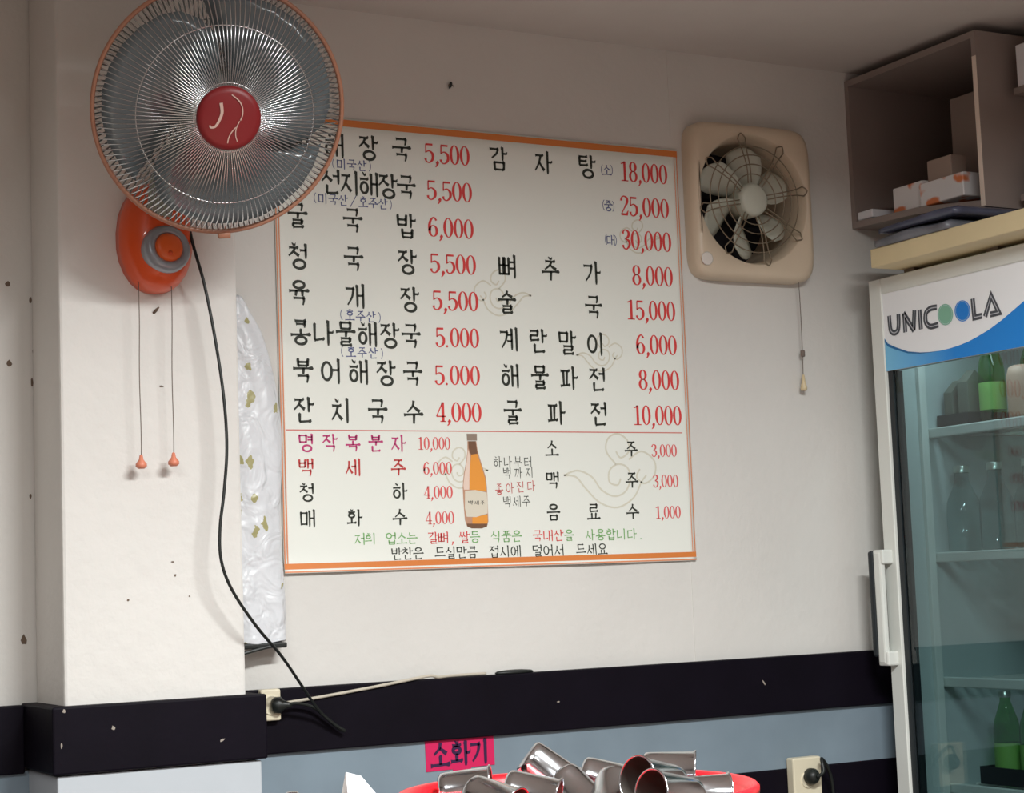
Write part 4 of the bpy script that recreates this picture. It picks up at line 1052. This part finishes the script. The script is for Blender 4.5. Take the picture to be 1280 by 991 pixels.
# ------------------------------------------------------------------ table, red basket and steel cups
RIMZ = Z(-.279); BCX, BCY = 1.316, 2.235; BR = .238
TZ = RIMZ-.078
M_table = mat('table_laminate', rgb(170, 150, 128), .4, noise=.1)
tb = thing('counter_table', (1.2, 2.2, 0), 'low serving table under the red basket', 'table')
bm = BM(); box(bm, (.45, 1.85, TZ-.03), (1.56, 2.50, TZ), .004); mesh_obj('tabletop', bm, M_table, tb)
for x in (.5, 1.5):
    for y in (1.9, 2.45):
        bm = BM(); box(bm, (x-.02, y-.02, 0), (x+.02, y+.02, TZ-.03)); mesh_obj('leg', bm, M_band, tb)
M_redp = mat('red_plastic', rgb(226, 20, 34), .35, coat=.2)
bm = BM(); MB = Matrix.Translation((BCX, BCY, TZ+.0005))
HB_ = .078
lathe(bm, [(0, 0), (.212, 0), (.219, .006), (BR-.006, HB_-.008), (BR+.002, HB_-.001), (BR+.008, HB_), (BR+.012, HB_-.004), (BR+.012, HB_-.012), (BR+.009, HB_-.012), (BR+.008, HB_-.006), (BR+.001, HB_-.008), (BR-.008, HB_-.012), (.214, .006), (0, .006)], MB, 72)
tag(mesh_obj('basket', bm, M_redp, None, True), 'round red plastic basin full of steel cups', 'basket')
M_steel = mat('polished_steel', rgb(226, 230, 236), .15, metal=1)
CH, CRT, CRB = .075, .0315, .027
cup = thing('steel_cup', (0, 0, 0), 'cup', 'cup', 'steel cups in the red basin')
M_cup_shade = mat('shaded_steel_inside', rgb(104, 98, 92), .5, metal=.9)  # dull inside, its colour darkened to stand in for shade in the mouth
bm = BM(); lathe(bm, [(0, .003), (CRB-.008, .002), (CRB-.004, 0), (CRB, .004), (CRB+.001, .012), (CRT-.0005, CH-.004), (CRT+.0014, CH-.002), (CRT+.0012, CH), (CRT-.0008, CH-.0005)], None, 40)
mesh_obj('body', bm, M_steel, cup, True)
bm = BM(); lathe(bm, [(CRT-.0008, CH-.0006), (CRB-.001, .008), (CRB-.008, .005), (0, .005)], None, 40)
o = mesh_obj('inside', bm, M_cup_shade, cup, True); o['label'] = 'dull inside of the cup, colour darkened for shade'
bm = BM(); tube(bm, [V(((CRT+.0008)*math.cos(2*PI*k/40), (CRT+.0008)*math.sin(2*PI*k/40), CH-.001)) for k in range(40)], .0014, 8, True); mesh_obj('rolled_lip', bm, M_steel, cup, True)
def img_dir(dx, dy, dz): return (CR*dx-CU*dy-CF*dz).normalized()     # right, down, towards viewer
CUPS = [   # middle of the cup (height above or below the eye), axis from base to mouth
    ((1.3446, 2.3661, -.2685), (.666, -.412, -.622), 'steel cup propped up steeply left of the middle of the basin, base up'),
    ((1.2577, 2.2600, -.2869), (.749, -.613, -.254), 'steel cup lying just below and in front of the propped cup'),
    ((1.2236, 2.3901, -.2873), (.844, -.533, .059), 'dull steel cup lying at the left rim under the pink sign'),
    ((1.3405, 2.2748, -.2943), (.307, -.696, -.650), 'steel cup sloping down to the right of the propped cup'),
    ((1.3401, 2.1826, -.2909), (-.573, -.567, -.592), 'steel cup with its base up left of the two open mouthed cups'),
    ((1.3686, 2.1142, -.2689), (-.95, -.2, .2), 'steel cup on top of the pile with its dark open mouth turned left'),
    ((1.3461, 2.0423, -.2793), (-.97, -.12, .18), 'open mouthed steel cup in front of the topmost open cup'),
    ((1.4744, 2.1619, -.3001), (.921, -.389, -.028), 'steel cup lying against the right rim of the red basin'),
    ((1.4709, 2.2386, -.2722), (.821, -.567, -.069), 'steel cup lying behind the topmost open cup'),
    ((1.1765, 2.2200, -.2862), (.480, -.828, -.291), 'steel cup low at the left front of the basin'),
    ((1.441, 2.362, -.290), (.737, -.620, -.269), 'steel cup low at the back of the basin by the red rim'),
]
from mathutils import Quaternion
first = True
for c, axv, lb in CUPS:
    c = V((c[0], c[1], Z(c[2]))); axv = V(axv).normalized(); q_ = V((0, 0, 1)).rotation_difference(axv)
    base = c-axv*(CH/2)
    if first: r_ = cup; first = False
    else: r_ = dup(cup, base, (0, 0, 0), lb)
    r_.location = base; r_.rotation_euler = q_.to_euler(); r_['label'] = lb; r_['group'] = 'steel cups in the red basin'
# white folded paper and a steel shaker on the table
M_nap = mat('white_paper', rgb(240, 242, 246), .7)
a = onY(432, 966, 2.42); b = onY(476, 995, 2.42)
bm = BM(); zt_ = a.z
fr = [(a.x, a.z+.001), (a.x+.022, a.z-.006), (a.x+.044, b.z), (a.x+.052, TZ+.0005), (a.x-.008, TZ+.0005)]
for s in (0, 1):
    vs = [bm.verts.new((x, 2.42+(.0006+ (zt_-z)*.35)*(1 if s else -1), z)) for x, z in fr]; bm.faces.new(vs)
o = tag(mesh_obj('folded_paper', bm, M_nap), 'white folded paper standing at the left of the red basin', 'paper'); o.modifiers.new('thickness', 'SOLIDIFY').thickness = .0008
p = onY(365, 989, 2.42)
bm = BM(); lathe(bm, [(0, p.z-TZ), (.008, p.z-TZ-.001), (.016, p.z-TZ-.012), (.02, p.z-TZ-.02), (.022, p.z-TZ-.024), (.022, .0), (0, 0)], Matrix.Translation((p.x, 2.42, TZ+.0003)), 28)
tag(mesh_obj('shaker', bm, M_steel, None, True), 'steel shaker top peeking up left of the white paper', 'shaker')
